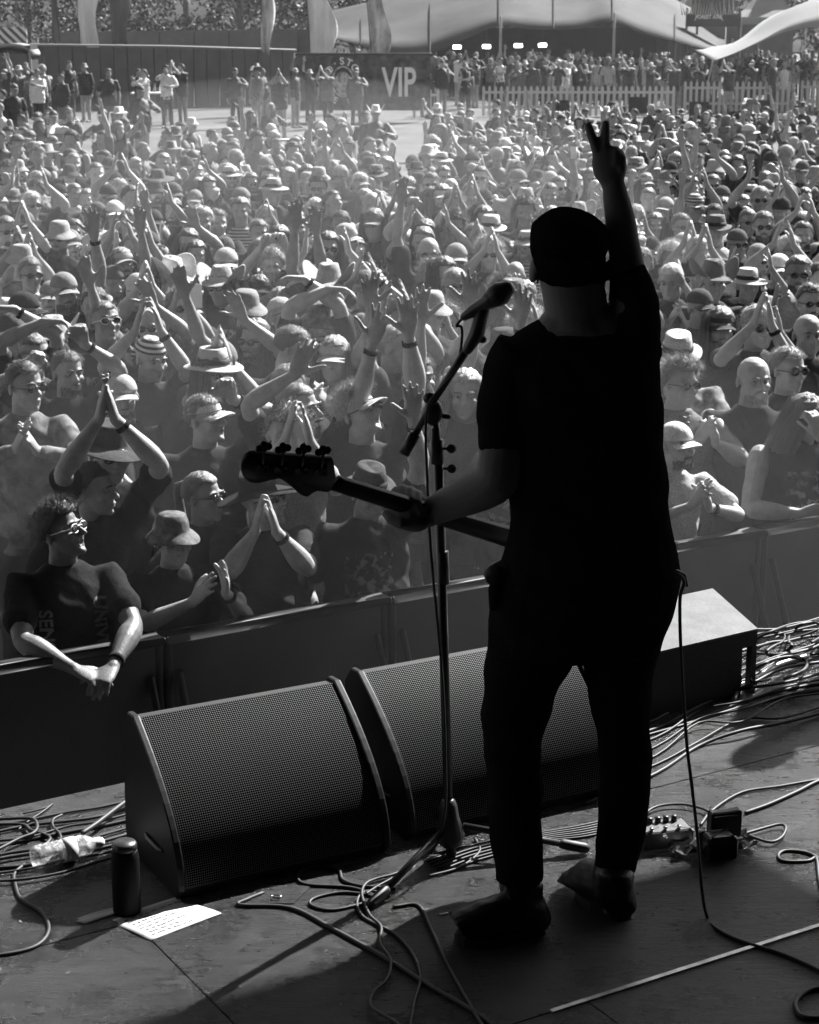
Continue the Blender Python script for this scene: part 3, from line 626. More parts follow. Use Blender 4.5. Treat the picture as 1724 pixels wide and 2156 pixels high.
# ================= papers, bottles, tape =================
def sheet(q, label, lines=True, h=.0012):
    P = [atz(x, y, S+h) for x, y in q]; c = np.mean(P, 0); r = empty('set_list', c, label, 'paper sheet')
    m = MB(); N = 10; grid = []
    for i in range(N+1):
        for j in range(N+1):
            s_, t_ = i/N, j/N; p = (P[0]*(1-s_)+P[1]*s_)*(1-t_) + (P[3]*(1-s_)+P[2]*s_)*t_; p = p + [0, 0, .004*math.sin(s_*3.1)*t_ + .002*math.sin(5*t_+s_)]; grid.append(p)
    up_ = np.array([0, 0, .0006]); fs = [(i*(N+1)+j, (i+1)*(N+1)+j, (i+1)*(N+1)+j+1, i*(N+1)+j+1) for i in range(N) for j in range(N)]
    m.add(grid, fs); me = m.mesh('page'); me.materials.append(M['paper']); me.shade_smooth(); me.transform(Matrix.Translation(-wl(r)))
    o = bpy.data.objects.new('page', me); col.objects.link(o); o.parent = r; so = o.modifiers.new('s', 'SOLIDIFY'); so.thickness = .0005
    if lines:
        w = MB(); rr = random.Random(3)
        for li in range(8):
            t0 = .11 + li*.10; x = rr.uniform(.07, .13); end = rr.uniform(.35, .9)
            while x < end:
                L = rr.uniform(.03, .13); K = int(L*120)+3; pts = []; ph = rr.uniform(0, 6)
                for k in range(K):
                    s_ = x + L*k/K; t_ = t0 + .020*math.sin(k*1.9+ph)*rr.uniform(.2, 1) + .01*math.sin(s_*9+li) - .02*(k == K//2 and rr.random() < .5)
                    p = (P[0]*(1-s_)+P[1]*s_)*(1-t_) + (P[3]*(1-s_)+P[2]*s_)*t_; pts.append(p + [0, 0, .004*math.sin(s_*3.1)*t_ + .002*math.sin(5*t_+s_) + .0012])
                w.tube(pts, [.0008]*K, 4, round_=False); x += L + rr.uniform(.02, .035)
        w.build('handwriting', 'ink', r)
    return r
sheet([(315, 1980), (467, 1923), (372, 1887), (228, 1938)], 'white handwritten set list sheet lying on the boards in front of the left wedge')
sheet([(178, 1945), (262, 1918), (250, 1907), (150, 1936)], 'smaller sheet of paper half under the handwritten set list, in shade', False, .0006)
MB().box((atz(945, 1921, S+.001)), (.026, .0035, .0008), [[.93, .36, 0], [-.36, .93, 0], [0, 0, 1]]).build('tape_strip', 'white')
tag(bpy.data.objects['tape_strip'], 'small white strip of tape on the boards left of the musician\'s boot', 'tape')
def glass():
    m = bpy.data.materials.new('clear_plastic'); m.use_nodes = True; nt = m.node_tree; b = nt.nodes['Principled BSDF']
    b.inputs['Base Color'].default_value = (.9, .9, .9, 1); b.inputs['Specular IOR Level'].default_value = 1
    nt.links.new(ramp(nt, noise(nt, coords(nt), 60), .3, .05, .7, .3), b.inputs['Roughness']); nt.links.new(ramp(nt, noise(nt, coords(nt), 45), .4, .12, .65, .6), b.inputs['Alpha'])
    bp = nt.nodes.new('ShaderNodeBump'); bp.inputs['Strength'].default_value = .6; bp.inputs['Distance'].default_value = .004; nt.links.new(noise(nt, coords(nt), 55), bp.inputs['Height']); nt.links.new(bp.outputs[0], b.inputs['Normal'])
    return m
M['glass'] = glass()
A, B = atz(66, 1806, S+.034), atz(212, 1772, S+.034); d = (B-A); L = np.linalg.norm(d); d /= L
bt = empty('water_bottle', A, 'clear ridged plastic water bottle lying on its side among the left cables', 'water bottle')
prof = [(0, .012), (.004, .026), (.012, .031)]
for i in range(10): prof += [(.02+i*.0115, .0325), (.026+i*.0115, .0300)]
prof += [(L*.72, .032), (L*.80, .028), (L*.88, .018), (L*.92, .0125)]
MB().tube([A + d*p for p, _ in prof], [q for _, q in prof], 24, round_=False).build('bottle_wall', 'glass', bt)
MB().tube([B - d*.022, B - d*.004], [.0155, .0155], 20).build('bottle_cap', 'white', bt)
MB().tube([A + d*L*.45, A + d*L*.62], [.0332, .0332], 24, round_=False).build('bottle_label', mat('clear_label', .6, .3, .5, var=.3, vscale=60), bt)
A = atz(268, 1920, S); bt = empty('dark_bottle', A, 'tall dark bottle standing at the left end of the left monitor wedge', 'bottle')
MB().lathe([(.0, .001), (.034, .002), (.036, .01), (.036, .15), (.033, .17), (.031, .175)], A, ex=1, ey=1).build('bottle_wall', mat('dark_plastic', .004, .6, .1, var=.2), bt)
MB().lathe([(.0305, .176), (.032, .178), (.032, .19), (.028, .196), (0, .197)], A).build('bottle_cap', 'blackmetal', bt)
# hatch in the boards with its ring
hq = [atz(x, y, S) for x, y in ((503, 1903), (618, 1903), (655, 1866), (552, 1864))]
o = MB().ring_loft([[p + [0, 0, h] for p in hq] for h in (.0008, .003)]).build('floor_hatch', M['deck'], smooth=False); tag(o, 'flat hatch plate let into the boards beside the tripod foot, with a small ring', 'floor hatch')
rg = MB(); c = atz(582, 1888, S+.007); rg.tube([c + [.012*math.cos(t), .007*math.sin(t), .002] for t in np.linspace(0, 6.28, 14)], [.0018]*14, 6, round_=False); rg.build('ring', 'chrome', o)
# ================= pedals at the musician's right =================
pb = empty('effects_pedal', atz(1400, 1765), 'grey effects pedal with a row of knobs on the boards right of the musician', 'effects pedal')
c = atz(1395, 1755, S+.03); ax2 = [[.97, .24, 0], [-.24, .97, 0], [0, 0, 1]]
MB().box(c, (.075, .045, .026), ax2, bev=.004).build('pedal_case', mat('hammered_paint', .09, .4, .5, metal=.2, var=.2, vscale=60), pb, False)
for i in range(5): p = c + np.array(ax2[0])*(-.055+i*.024) + np.array(ax2[1])*.022; MB().lathe([(.009, .027), (.008, .042), (0, .0425)], p, 14).build('knob', 'blackmetal', pb)
for i in range(3): p = c + np.array(ax2[0])*(-.045+i*.04) - np.array(ax2[1])*.03; MB().lathe([(.006, .027), (.006, .036), (0, .0365)], p, 12).build('footswitch', 'chrome', pb)
c = atz(1462, 1775, S+.012)
bag = MB(); rr = np.random.default_rng(5); N = 16; g = []
for i in range(N+1):
    for j in range(N+1): g.append(c + np.array(ax2[0])*((i/N-.5)*.24+.04) + np.array(ax2[1])*((j/N-.5)*.13) + [0, 0, max(0, rr.uniform(-.012, .022))])
bag.add(g, [(i*(N+1)+j, (i+1)*(N+1)+j, (i+1)*(N+1)+j+1, i*(N+1)+j+1) for i in range(N) for j in range(N)])
tag(bag.build('foil_bag', mat('crumpled_film', .2, .12, .6, metal=.5, var=.4, vscale=30), smooth=False), 'crumpled shiny plastic film under the adapters right of the pedal', 'plastic film')
bx = empty('adapter_block', atz(1512, 1775), 'black mains adapter block lying on the shiny film', 'power adapter')
MB().box(atz(1512, 1778, S+.035), (.045, .036, .034), ax2, bev=.006).build('adapter_case', mat('shiny_black', .02, .2, .5, var=.1), bx, False)
MB().tube([atz(1545, 1770, S+.03), atz(1560, 1765, S+.03)], [.008, .006], 10).build('strain_relief', 'rubber', bx)
ob = empty('junction_box', atz(1524, 1745), 'dull dark square box standing on edge behind the adapter', 'junction box')
MB().box(atz(1524, 1742, S+.052), (.046, .016, .052), ax2, bev=.003).build('box_case', mat('dusty_black', .035, .8, .2, var=.4, vscale=20), ob, False)
MB().box(atz(1524, 1742, S+.052) - np.array(ax2[1])*.017, (.038, .0015, .043), ax2).build('box_lid', mat('dusty_black_lid', .028, .7, .3, var=.4, vscale=30), ob, False)
# ================= cables on the boards =================
G = 'loose cables lying on the stage boards'; cn = [0]
def fc(pts, label, r=.004, h=.004, m='rubber', up=None):
    P = [fl(x, y, h + (q[0] if q else 0)) for x, y, *q in pts]; return cable('stage_cable', P, r, m, label, 'cable', G)
fc([(-40, 2015), (40, 2003), (85, 1985), (103, 1955), (88, 1920), (45, 1893), (33, 1865), (30, 1840), (50, 1820)], 'cable looping down the left boards below the water bottle', .0052)
fc([(552, 1880), (520, 1893), (505, 1905), (612, 1911), (700, 1955), (800, 2010), (905, 2075), (1000, 2130), (1060, 2175)], 'long straight cable running from the hatch to the bottom edge', .006)
fc([(920, 1770), (850, 1830), (790, 1850), (768, 1862), (762, 1885), (778, 1925), (802, 1950), (800, 1985), (822, 2020), (815, 2060), (785, 2090), (783, 2120), (830, 2150), (880, 2190)], 'pale-lit cable snaking down from the tripod foot', .0042, .008)
fc([(820, 1885), (775, 1875), (752, 1895), (765, 1930), (830, 1965), (870, 2010), (885, 2060), (872, 2110), (862, 2170)], 'second cable winding down beside the pale-lit one', .0042)
fc([(830, 1908), (880, 1905), (905, 1950), (935, 2015), (970, 2080), (1010, 2150), (1030, 2180)], 'cable curving from the tripod foot to the bottom centre', .0048)
fc([(770, 1900), (700, 1915), (655, 1905), (662, 1890), (720, 1878), (780, 1885), (800, 1900)], 'small coil of cable right of the floor hatch', .0042)
fc([(800, 1890), (740, 1868), (650, 1862), (627, 1850), (632, 1832), (670, 1823), (712, 1830), (722, 1852), (760, 1864), (830, 1870)], 'upper coil of cable at the corner of the left wedge', .0046)
fc([(1000, 1765), (1010, 1790), (985, 1815), (955, 1830), (905, 1843)], 'short cable hooked under the tripod hub', .004, .006)
for i in range(6):
    fc([(900+i*7, 1812+i*5), (990, 1780+i*7), (1070, 1762+i*6), (1150, 1750+i*4), (1235, 1735+i*5), (1330, 1712+i*5)], 'cable in the bundle passing behind the musician\'s boots, number %s from the audience' % ('one two three four five six'.split()[i]), .0035)
# left bundle
rr = random.Random(4)
nm = 'first second third fourth fifth sixth seventh eighth ninth tenth'.split()
for i in range(9):
    y = 1722 + i*14; fc([(-40, y+22), (60, y+8+rr.uniform(-8, 8)), (140, y-6+rr.uniform(-8, 8)), (210, y-22+rr.uniform(-5, 5)), (300, y-45)], 'cable of the flat bundle left of the wedge, %s from the audience' % nm[i], rr.uniform(.0035, .0055), .005+.003*(i % 3))
fc([(-30, 1725), (60, 1722), (78, 1735), (72, 1752), (40, 1765), (-10, 1790), (-50, 1800)], 'thick loop of cable at the left edge above the bottle', .005, .02)
fc([(-30, 1735), (45, 1735), (66, 1748), (98, 1758), (105, 1768), (80, 1785), (20, 1795), (-30, 1805)], 'inner loop of cable at the left edge above the bottle', .005, .012)
fc([(50, 1712), (95, 1700), (110, 1692), (90, 1708), (60, 1728), (40, 1745)], 'thin curled cable near the stage edge at far left', .003, .008)
fc([(130, 1715), (112, 1725), (112, 1740), (126, 1755), (126, 1770), (110, 1785)], 'bright S-bent cable just above the bottle', .0042, .012)
fc([(175, 1752), (205, 1732), (240, 1705), (285, 1672)], 'straight dark cable rising to the back of the left wedge', .007, .03)
# right heap
for i in range(13):
    y = 1300+i*17; a = rr.uniform(-12, 12)
    fc([(1240-rr.uniform(0, 40), y+150+i*3), (1380, y+100+i*2), (1470, y+62+a, rr.uniform(0, .02)), (1560, y+38-a, rr.uniform(0, .04)), (1650, y+12+a, rr.uniform(0, .03)), (1770, y-14)], 'cable fanning across the right boards by the speaker box, %s strand' % (nm + ['eleventh', 'twelfth', 'thirteenth'])[i], rr.uniform(.0035, .006), .005)
for i in range(7):
    x, y = rr.uniform(1590, 1700), rr.uniform(1325, 1420); w, h = rr.uniform(35, 75), rr.uniform(12, 28)
    P = [(x+w*math.cos(t)+rr.uniform(-6, 6), y+h*math.sin(t)-.25*w*math.cos(t), rr.uniform(0, .05)) for t in np.linspace(rr.uniform(0, 3), rr.uniform(6, 9), 9)]
    fc(P, '%s coil in the cable heap right of the speaker box' % nm[i], rr.uniform(.0035, .006), .008)
fc([(1545, 1470), (1560, 1440), (1600, 1420), (1640, 1398), (1700, 1380)], 'ribbed pale hose in the cable heap right of the speaker box', .009, .012, M['steel'])
fc([(1240, 1575), (1340, 1542), (1420, 1520), (1500, 1500), (1580, 1470), (1660, 1450), (1780, 1430)], 'thick black cable along the front of the right cable run', .006)
fc([(1240, 1590), (1340, 1554), (1430, 1528), (1520, 1500), (1600, 1478), (1780, 1440)], 'second thick cable along the front of the right cable run', .005)
fc([(1390, 1750), (1360, 1742), (1345, 1730), (1375, 1700), (1430, 1692), (1480, 1702), (1500, 1715)], 'pedal lead curling behind the effects pedal', .004, .012)
fc([(1475, 1735), (1500, 1705), (1560, 1668), (1640, 1655), (1730, 1640), (1790, 1636)], 'cable from the junction box to the right edge', .0045, .006)
fc([(1570, 1710), (1620, 1692), (1680, 1665), (1720, 1645), (1790, 1620)], 'thicker cable crossing to the right edge behind the adapter', .006, .006)
fc([(1550, 1760), (1600, 1745), (1640, 1735), (1654, 1742), (1645, 1762), (1620, 1772), (1575, 1758)], 'narrow loop of cable right of the adapter', .0045, .012)
fc([(1790, 1850), (1735, 1815), (1700, 1795), (1655, 1790), (1638, 1800), (1650, 1812), (1700, 1812), (1718, 1806), (1724, 1850), (1735, 1900)], 'coil of cable in the shade at the right edge', .0048)
fc([(1790, 2085), (1720, 2080), (1680, 2100), (1676, 2125), (1700, 2142), (1790, 2140)], 'cable loop in the bottom right corner', .006)
# a person added past the right edge, further down, throws a shadow in

dm = MB(); dr = random.Random(8)
for i in range(420):
    p = sw(dr.uniform(-1.6, 2.6), dr.uniform(2.9, 4.95), S+.002); a = dr.uniform(0, 6.3); k = dr.choice([.001, .0015, .002, .004]); d_ = np.array([math.cos(a), math.sin(a), 0]); e_ = np.array([-d_[1], d_[0], 0])
    dm.add([p-d_*k*2, p+e_*k, p+d_*k*1.5+[0, 0, k*.6], p-e_*k*.8], [(0, 1, 2, 3)])
tag(dm.build('grit', mat('pale_grit', .18, .8, .2, var=.8, vscale=5), smooth=False), kind='stuff')
# ================= people: body shapes, clothes, hair and hats =================
# local frame: feet at the origin, looking towards -Y, 1.75 m tall
EYE = 1.62
def head_parts(mb, Mh, face=0):
    T = lambda p: np.array(Mh @ Vector(p)); Rm = Mh.to_3x3()
    def e(c, r, rot=(0, 0, 0)):
        q = (Rm @ Euler(rot).to_matrix()).to_euler(); mb.ell(T(c), r, (q.x, q.y, q.z))
    w = (1, .95, 1.06, .98)[face]; j = (1, .9, 1.12, 1)[face]
    e((0, .012, .030), (.076*w, .095, .086)); e((0, -.022, -.030), (.063*w, .070, .084)); e((0, -.036, -.076), (.047*j, .050, .040))
    e((0, -.072, -.099), (.021*j, .019, .017)); mb.tube([T((0, -.086, .012)), T((0, -.100, -.010)), T((0, -.112, -.026))], [.008, .011, .0135], 8)
    for s in (-1, 1):
        e((s*.011, -.100, -.030), (.009, .010, .008)); e((s*.030, -.080, .022), (.026, .012, .009), (0, s*.15, 0)); e((s*.040, -.062, -.026), (.023, .022, .022))
        e((s*.079*w, .012, -.008), (.009, .019, .031), (0, 0, s*.35))
    e((0, -.092, -.058), (.023, .009, .0065)); e((0, -.089, -.070), (.019, .010, .0075))
    mb.tube([T((0, .018, -.055)), T((0, .022, -.10))], [(.056*w, .060), (.056*w, .058)], 14)
def head_post(Mh, mouth=0):
    inv = np.array(Mh.inverted()); mat_ = np.array(Mh)
    def f(a):
        h = a @ inv[:3, :3].T + inv[:3, 3]; near = np.linalg.norm(h, axis=1) < .2; q = h[near]
        for s in (-1, 1):
            d = q - [s*.031, -.084, .004]; q[:, 1] += .014*np.exp(-(d[:, 0]**2/.00035 + d[:, 1]**2/.0009 + d[:, 2]**2/.00012))
        d = q - [0, -.095, -.064]
        if mouth: q[:, 1] += .03*np.exp(-(d[:, 0]**2/.00028 + d[:, 1]**2/.0009 + d[:, 2]**2/.00022))
        else: q[:, 1] += .005*np.exp(-(d[:, 0]**2/.0004 + d[:, 1]**2/.0009 + d[:, 2]**2/.000012))
        h[near] = q; a2 = h @ mat_[:3, :3].T + mat_[:3, 3]; a = a.copy(); a[near] = a2[near]; return a
    return f
def ik(S_, W, pole, l1=.30, l2=.265):
    S_, W, pole = map(lambda v: np.asarray(v, float), (S_, W, pole)); d = W-S_; L = np.linalg.norm(d); 
    if L > (l1+l2)*.985: W = S_ + d/L*(l1+l2)*.985; d = W-S_; L = np.linalg.norm(d)
    d /= L; a = (l1*l1 - l2*l2 + L*L)/(2*L); h = math.sqrt(max(l1*l1-a*a, 1e-5)); p = pole - d*np.dot(pole, d); p /= np.linalg.norm(p)+1e-9
    return S_ + d*a + p*h, W
FLAT, OPEN, FIST, GRIP = (.04,)*4, (.10, .08, .10, .14), (1.45, 1.5, 1.5, 1.45), (.9, .95, 1.0, 1.05)
HORN = (.05, 1.5, 1.5, .08)
# arm: wrist, elbow pole, finger direction, palm normal, curls, spread
def A(w, pole, d, n, c=OPEN, sp=.12): return (w, pole, d, n, c, sp)
def sym(w, pole, d, n, c=OPEN, sp=.12): return [A((s*w[0], w[1], w[2]), (s*pole[0], pole[1], pole[2]), (s*d[0], d[1], d[2]), (s*n[0], n[1], n[2]), c, sp) for s in (1, -1)]
DOWN = [A((s*.26, -.02, .86), (s*.3, .5, 0), (s*-.05, -.1, -1), (-s, 0, 0), (.4, .45, .5, .55), .03) for s in (1, -1)]
POSES = {
 'clap_high': sym((.028, -.24, 1.90), (.62, -.5, -.5), (-.06, -.1, 1), (-1, 0, .05), FLAT, .05),
 'clap_high2': sym((.07, -.27, 1.82), (.7, -.35, -.6), (-.12, -.15, 1), (-1, 0, 0), OPEN, .10),
 'clap_brow': sym((.045, -.34, 1.66), (.6, -.2, -1), (-.10, -.2, 1), (-1, 0, 0), FLAT, .08),
 'clap_chest': sym((.05, -.36, 1.36), (1, .2, -.6), (-.15, -.55, .85), (-1, -.1, 0), OPEN, .12),
 'clap_side': [A((.17, -.36, 1.42), (.6, .1, -1), (.1, -.5, .9), (-1, 0, .1), OPEN, .1), A((.02, -.36, 1.40), (-1, .1, -.6), (.3, -.5, .7), (1, 0, 0), OPEN, .12)],
 'arms_up': sym((.24, -.10, 1.98), (.8, .3, -.2), (.08, -.05, 1), (-.3, -1, 0), OPEN, .16),
 'arms_wide': sym((.15, -.26, 1.80), (.8, -.1, -.5), (.0, -.1, 1), (-1, -.1, 0), OPEN, .10),
 'one_up': [A((.20, -.14, 2.0), (1, .1, -.2), (.02, -.05, 1), (-.1, -1, 0), OPEN, .14), DOWN[1]],
 'one_fist': [A((.12, -.22, 1.86), (1, -.1, -.2), (-.05, -.1, 1), (-.4, -1, 0), FIST, .02), DOWN[1]],
 'horns': [A((.16, -.20, 1.96), (1, 0, -.2), (.02, -.05, 1), (0, -1, 0), HORN, .06), DOWN[1]],
 'two_fists': [A((.10, -.28, 1.80), (1, -.1, -.3), (-.05, -.1, 1), (-.2, -1, 0), FIST, .02), A((-.16, -.26, 1.66), (-1, 0, -.4), (0, -.2, 1), (0, -1, 0), FIST, .02)],
 'lean_up': [A((.34, -.22, 1.90), (.2, -.5, -.6), (.3, -.1, 1), (-.5, -1, 0), OPEN, .16), A((-.02, -.30, 1.78), (-1, -.1, -.3), (.25, -.1, 1), (.2, -1, 0), OPEN, .14)],
 'phone': sym((.085, -.36, 1.82), (1, -.1, -.6), (-.35, -.2, .9), (-.6, -.8, 0), GRIP, .04),
 'drink': [A((.13, -.30, 1.38), (1, .2, -.7), (-.7, -.6, .3), (-.3, .5, 0), GRIP, .03), DOWN[1]],
 'crossed': [A((-.12, -.20, 1.18), (1, .2, -.7), (-1, .1, .1), (0, 1, 0), (.3,)*4, .03), A((.12, -.24, 1.22), (-1, .2, -.7), (1, .1, .1), (0, 1, 0), (.3,)*4, .03)],
 'folded_over': [A((-.10, -.12, 1.90), (1, -.2, .3), (-1, 0, -.1), (0, -.3, -1), (.4,)*4, .04), A((.06, -.18, 1.84), (-1, -.2, .2), (1, 0, -.2), (0, -.3, -1), (.4,)*4, .04)],
 'lean_rail': [A((.08, -.46, 1.165), (1, .1, -.25), (-.6, -.6, -.25), (0, .2, -1), (.35, .4, .5, .5), .06), A((-.06, -.44, 1.165), (-1, .1, -.25), (.7, -.6, -.25), (0, .2, -1), (.3, .4, .4, .5), .06)],
 'down': DOWN,
 'hand_face': [A((.02, -.20, 1.52), (1, -.1, -.8), (-.2, -.2, 1), (-.2, 1, 0), (.7,)*4, .04), A((-.10, -.28, 1.15), (-1, .2, -.5), (1, -.1, .2), (0, 1, 0), (.4,)*4, .04)],
}
PTXT = {'clap_high': 'palms pressed together overhead', 'clap_high2': 'clapping overhead', 'clap_brow': 'clapping at brow height', 'clap_chest': 'clapping at the chest', 'clap_side': 'clapping to one side',
 'arms_up': 'both arms raised wide', 'arms_wide': 'hands apart above the head', 'one_up': 'one open hand raised', 'one_fist': 'one fist raised', 'horns': 'one raised hand making horns', 'two_fists': 'two fists raised', 'lean_up': 'both arms reaching up sideways',
 'phone': 'holding both hands up to a phone', 'drink': 'one hand at the chest', 'crossed': 'arms crossed', 'folded_over': 'forearms folded over the head', 'lean_rail': 'forearms resting on the rail', 'down': 'arms down', 'hand_face': 'one hand at the chin'}
BODY = {}
def shapes(pose, yaw=0, pitch=0, roll=0, build='mid', face=0, mouth=0, sleeve='tee', voxel=.0075, seed=0):
    key = (pose, yaw, pitch, roll, build, face, mouth, sleeve, voxel, seed)
    if key in BODY: return BODY[key]
    rr = random.Random(seed); k = {'slim': .90, 'mid': 1., 'big': 1.18, 'fem': .86}[build]; belly = {'slim': 0, 'mid': .01, 'big': .06, 'fem': 0}[build]; ak = {'slim': .88, 'mid': 1, 'big': 1.18, 'fem': .80}[build]
    Mh = Matrix.Translation((0, -.005, 1.53)) @ Euler((R(-pitch), R(roll), R(yaw))).to_matrix().to_4x4() @ Matrix.Translation((0, -.022, .095))
    jit = (0, rr.uniform(-.05, .04), rr.uniform(-.09, .06)) if pose not in ('lean_rail', 'phone', 'crossed', 'folded_over') else (0, 0, 0)
    arms = POSES[pose]; b = MB(); sh = MB(); bands = []
    head_parts(b, Mh, face)
    hb = np.array(Mh @ Vector((0, .022, -.09)))
    b.tube([hb, (0, .018, 1.50), (0, .02, 1.44), (0, .02, 1.36)], [(.055*k**.5, .058), (.056*k**.5, .058), (.064, .056), (.07, .06)], 14, ref=(1, 0, 0))
    b.tube([(0, .01, 1.36), (0, 0, 1.2), (0, 0, 1.0), (0, 0, .92)], [(.10*k, .07*k), (.12*k, .085*k), (.13*k, .09*k), (.13*k, .09*k)], 14, ref=(1, 0, 0))
    sw_ = .178*k**.6; fem = build == 'fem'
    rings = []
    prof = [(.80, .165, .118, 0), (.92, .168, .122, 0), (1.04, .152, .112, 0), (1.14, .150, .110, 0), (1.25, .166, .118, 0), (1.34, .176, .118, .002), (1.40, .165, .105, .008), (1.445, .125, .082, .014), (1.475, .085, .070, .016), (1.49, .070, .066, .016)]
    for z, rx, ry, cy in prof:
        kk = k if z < 1.38 else k**.5; bl = belly*math.exp(-((z-1.06)/.15)**2); bu = .022*math.exp(-((z-1.24)/.06)**2) if fem else 0
        rings.append([np.array([(rx*kk+bl*.5)*math.cos(t), cy - bl*.6 - bu + (ry*kk+bl+bu)*math.sin(t), z]) for t in np.linspace(0, 2*math.pi, 28, endpoint=False)])
    sh.ring_loft(rings)
    for i, (w, pole, d, n, cu, sp) in enumerate(arms):
        s = 1 if i == 0 else -1; w = np.array(w, float) + [rr.uniform(-.012, .012), jit[1] + rr.uniform(-.012, .012), jit[2]+rr.uniform(-.012, .012)]; pole = np.array(pole, float) + [rr.uniform(-.2, .2) for _ in range(3)]
        up = max(0, min(1, (w[2]-1.3)/.5)); S_ = np.array([s*(sw_-.015*up), .012-.02*up, 1.405+.055*up])
        E, w = ik(S_, w, pole); f = w-E; f /= np.linalg.norm(f); g = E-S_; g /= np.linalg.norm(g)
        P2 = [(S_ - g*.01, .036 if sleeve != 'tank' else .05), (S_+g*.06, .038 if sleeve != 'tank' else .052), (S_+g*.13, .045), (S_+g*.20, .045), (E-g*.045, .039), (E-g*.012+f*.0, .037), (E+f*.018-g*.0, .039), (E+f*.055, .044), (E+f*.10, .042), (E+f*.15, .035), (w-f*.05, .0275), (w-f*.015, .024), (w, .0245)]
        P2 = [np.r_[p, q*ak if q > .03 else q*ak**.5] for p, q in P2]; b.tube([p[:3] for p in P2], [p[3] for p in P2], 12)
        dd = np.array(d, float); dd /= np.linalg.norm(dd); dd = dd*.75 + f*.25; nn = np.array(n, float); nn /= np.linalg.norm(nn)
        sd_ = 1 if np.dot(np.cross(dd, nn), (-s, 0, 0) if abs(nn[0]) < .7 else (0, 1, 0)) > 0 else -1
        hand(b, w, dd, nn, sd_, tuple(c*rr.uniform(.8, 1.2) for c in cu), sp, k=1.06 if not fem else .92, thumb=.75 if cu[0] < .6 else .3, tcurl=.3 if cu[0] < .6 else .9)
        bands.append((w - f*.045, f, .029*ak**.5))
        if sleeve != 'tank':
            sh.tube([np.array([s*sw_*.55, .014, 1.395+.02*up]), S_ - g*.005 + [0, 0, .004], S_ + g*.08, S_ + g*.155, S_ + g*.19], [.052*k**.5, .060*ak**.4, .061*ak**.4, .064*ak**.4, .067*ak**.4] , 16)
            if sleeve == 'long': sh.tube([S_+g*.15, E-g*.01, E+f*.06, w-f*.06, w-f*.035], [.058*ak, .050*ak, .048*ak, .037, .036], 14)
        else: b.ell(S_ - [0, 0, .01], (.052*ak, .052*ak, .05*ak))
    sl = {'mid': 1, 'slim': .92, 'big': 1.1, 'fem': .95}[build]
    tr = MB(); tr.tube([(0, 0, 1.0), (0, 0, .9), (0, 0, .80)], [(.15*k, .11*k), (.165*k, .122*k), (.15*k, .11)], 20, ref=(1, 0, 0))
    for s in (-1, 1):
        b.tube([(s*.09, 0, .9), (s*.10, -.01, .5), (s*.11, .01, .10)], [.08, .05, .04], 12)
        tr.tube([(s*.085, 0, .88), (s*.095, -.01, .70), (s*.10, -.015, .48), (s*.108, 0, .25), (s*.112, .01, .06)], [.095*sl, .082*sl, .066*sl, .060, .058], 14, round_=False)
        b.tube([(s*.112, .03, .045), (s*.118, -.06, .04), (s*.125, -.17, .03)], [(.040, .04), (.045, .038), (.040, .026)], 12)
    ph = head_post(Mh, mouth)
    body = remesh(b, voxel, 2, .5, ph, 'body')
    ns = seed*1.7
    def fd(a):
        c = a - [0, .0, 0]; c[:, 2] = 0; c /= np.linalg.norm(c, axis=1)[:, None]+1e-6
        q = a*[1, 1, .6]; return a + c*(wob(q, 34, .009, ns) + wob(q, 75, .004, ns+3) + .006*np.sin(a[:, 2]*48 + 22*a[:, 0]*np.sin(ns+1) + ns + 8*a[:, 1])*(a[:, 2] < 1.25))[:, None]
    shirt = remesh(sh, .013, 3, .6, fd, 'shirt'); trs = remesh(tr, .022, 2, .5, lambda a: a + np.c_[wob(a, 30, .004), wob(a, 28, .004, 2), a[:, 0]*0], 'trousers')
    shoes = MB()
    for s in (-1, 1): shoes.tube([(s*.112, .045, .05), (s*.118, -.06, .045), (s*.126, -.185, .033)], [(.046, .048), (.050, .042), (.044, .030)], 14)
    sm = shoes.mesh('shoes'); sm.shade_smooth()
    wb = MB(); w0, f0, r0 = bands[0]; wb.tube([w0-f0*.010, w0+f0*.010], [r0+.004]*2, 14, round_=False); wm = wb.mesh('wristband'); wm.shade_smooth()
    BODY[key] = dict(body=body, shirt=shirt, trousers=trs, shoes=sm, band=wm, Mh=Mh, w=[b_[0] for b_ in bands]); return BODY[key]
# ---- things worn on the head, in head space ----
def strands(mb, n, root, flow, ln, wdt, rr, curl=0):
    for _ in range(n):
        p = root(rr)
        if p is None: continue
        p = np.array(p, float); L = ln*rr.uniform(.6, 1.2); a = rr.uniform(0, 6.3); side = np.array([math.cos(a), math.sin(a), 0])*wdt; vs = []; K = 4
        for i in range(K+1):
            t = i/K; q = p + flow(p, t)*L; q = q + curl*np.array([math.sin(a+t*7), math.cos(a*2+t*8), math.sin(a+t*6)])*t
            vs += [q - side*(1-t*.8), q + side*(1-t*.8)]
        mb.add(vs, [(2*i, 2*i+1, 2*i+3, 2*i+2) for i in range(K)])
def sk(th, ph, o=0):        # point on the skull: ph polar from the top, th around (0 = left ear side x+, -pi/2 = face)
    return np.array([(.076+o)*math.sin(ph)*math.cos(th), .012+(.095+o)*math.sin(ph)*math.sin(th), .030+(.086+o)*math.cos(ph)])
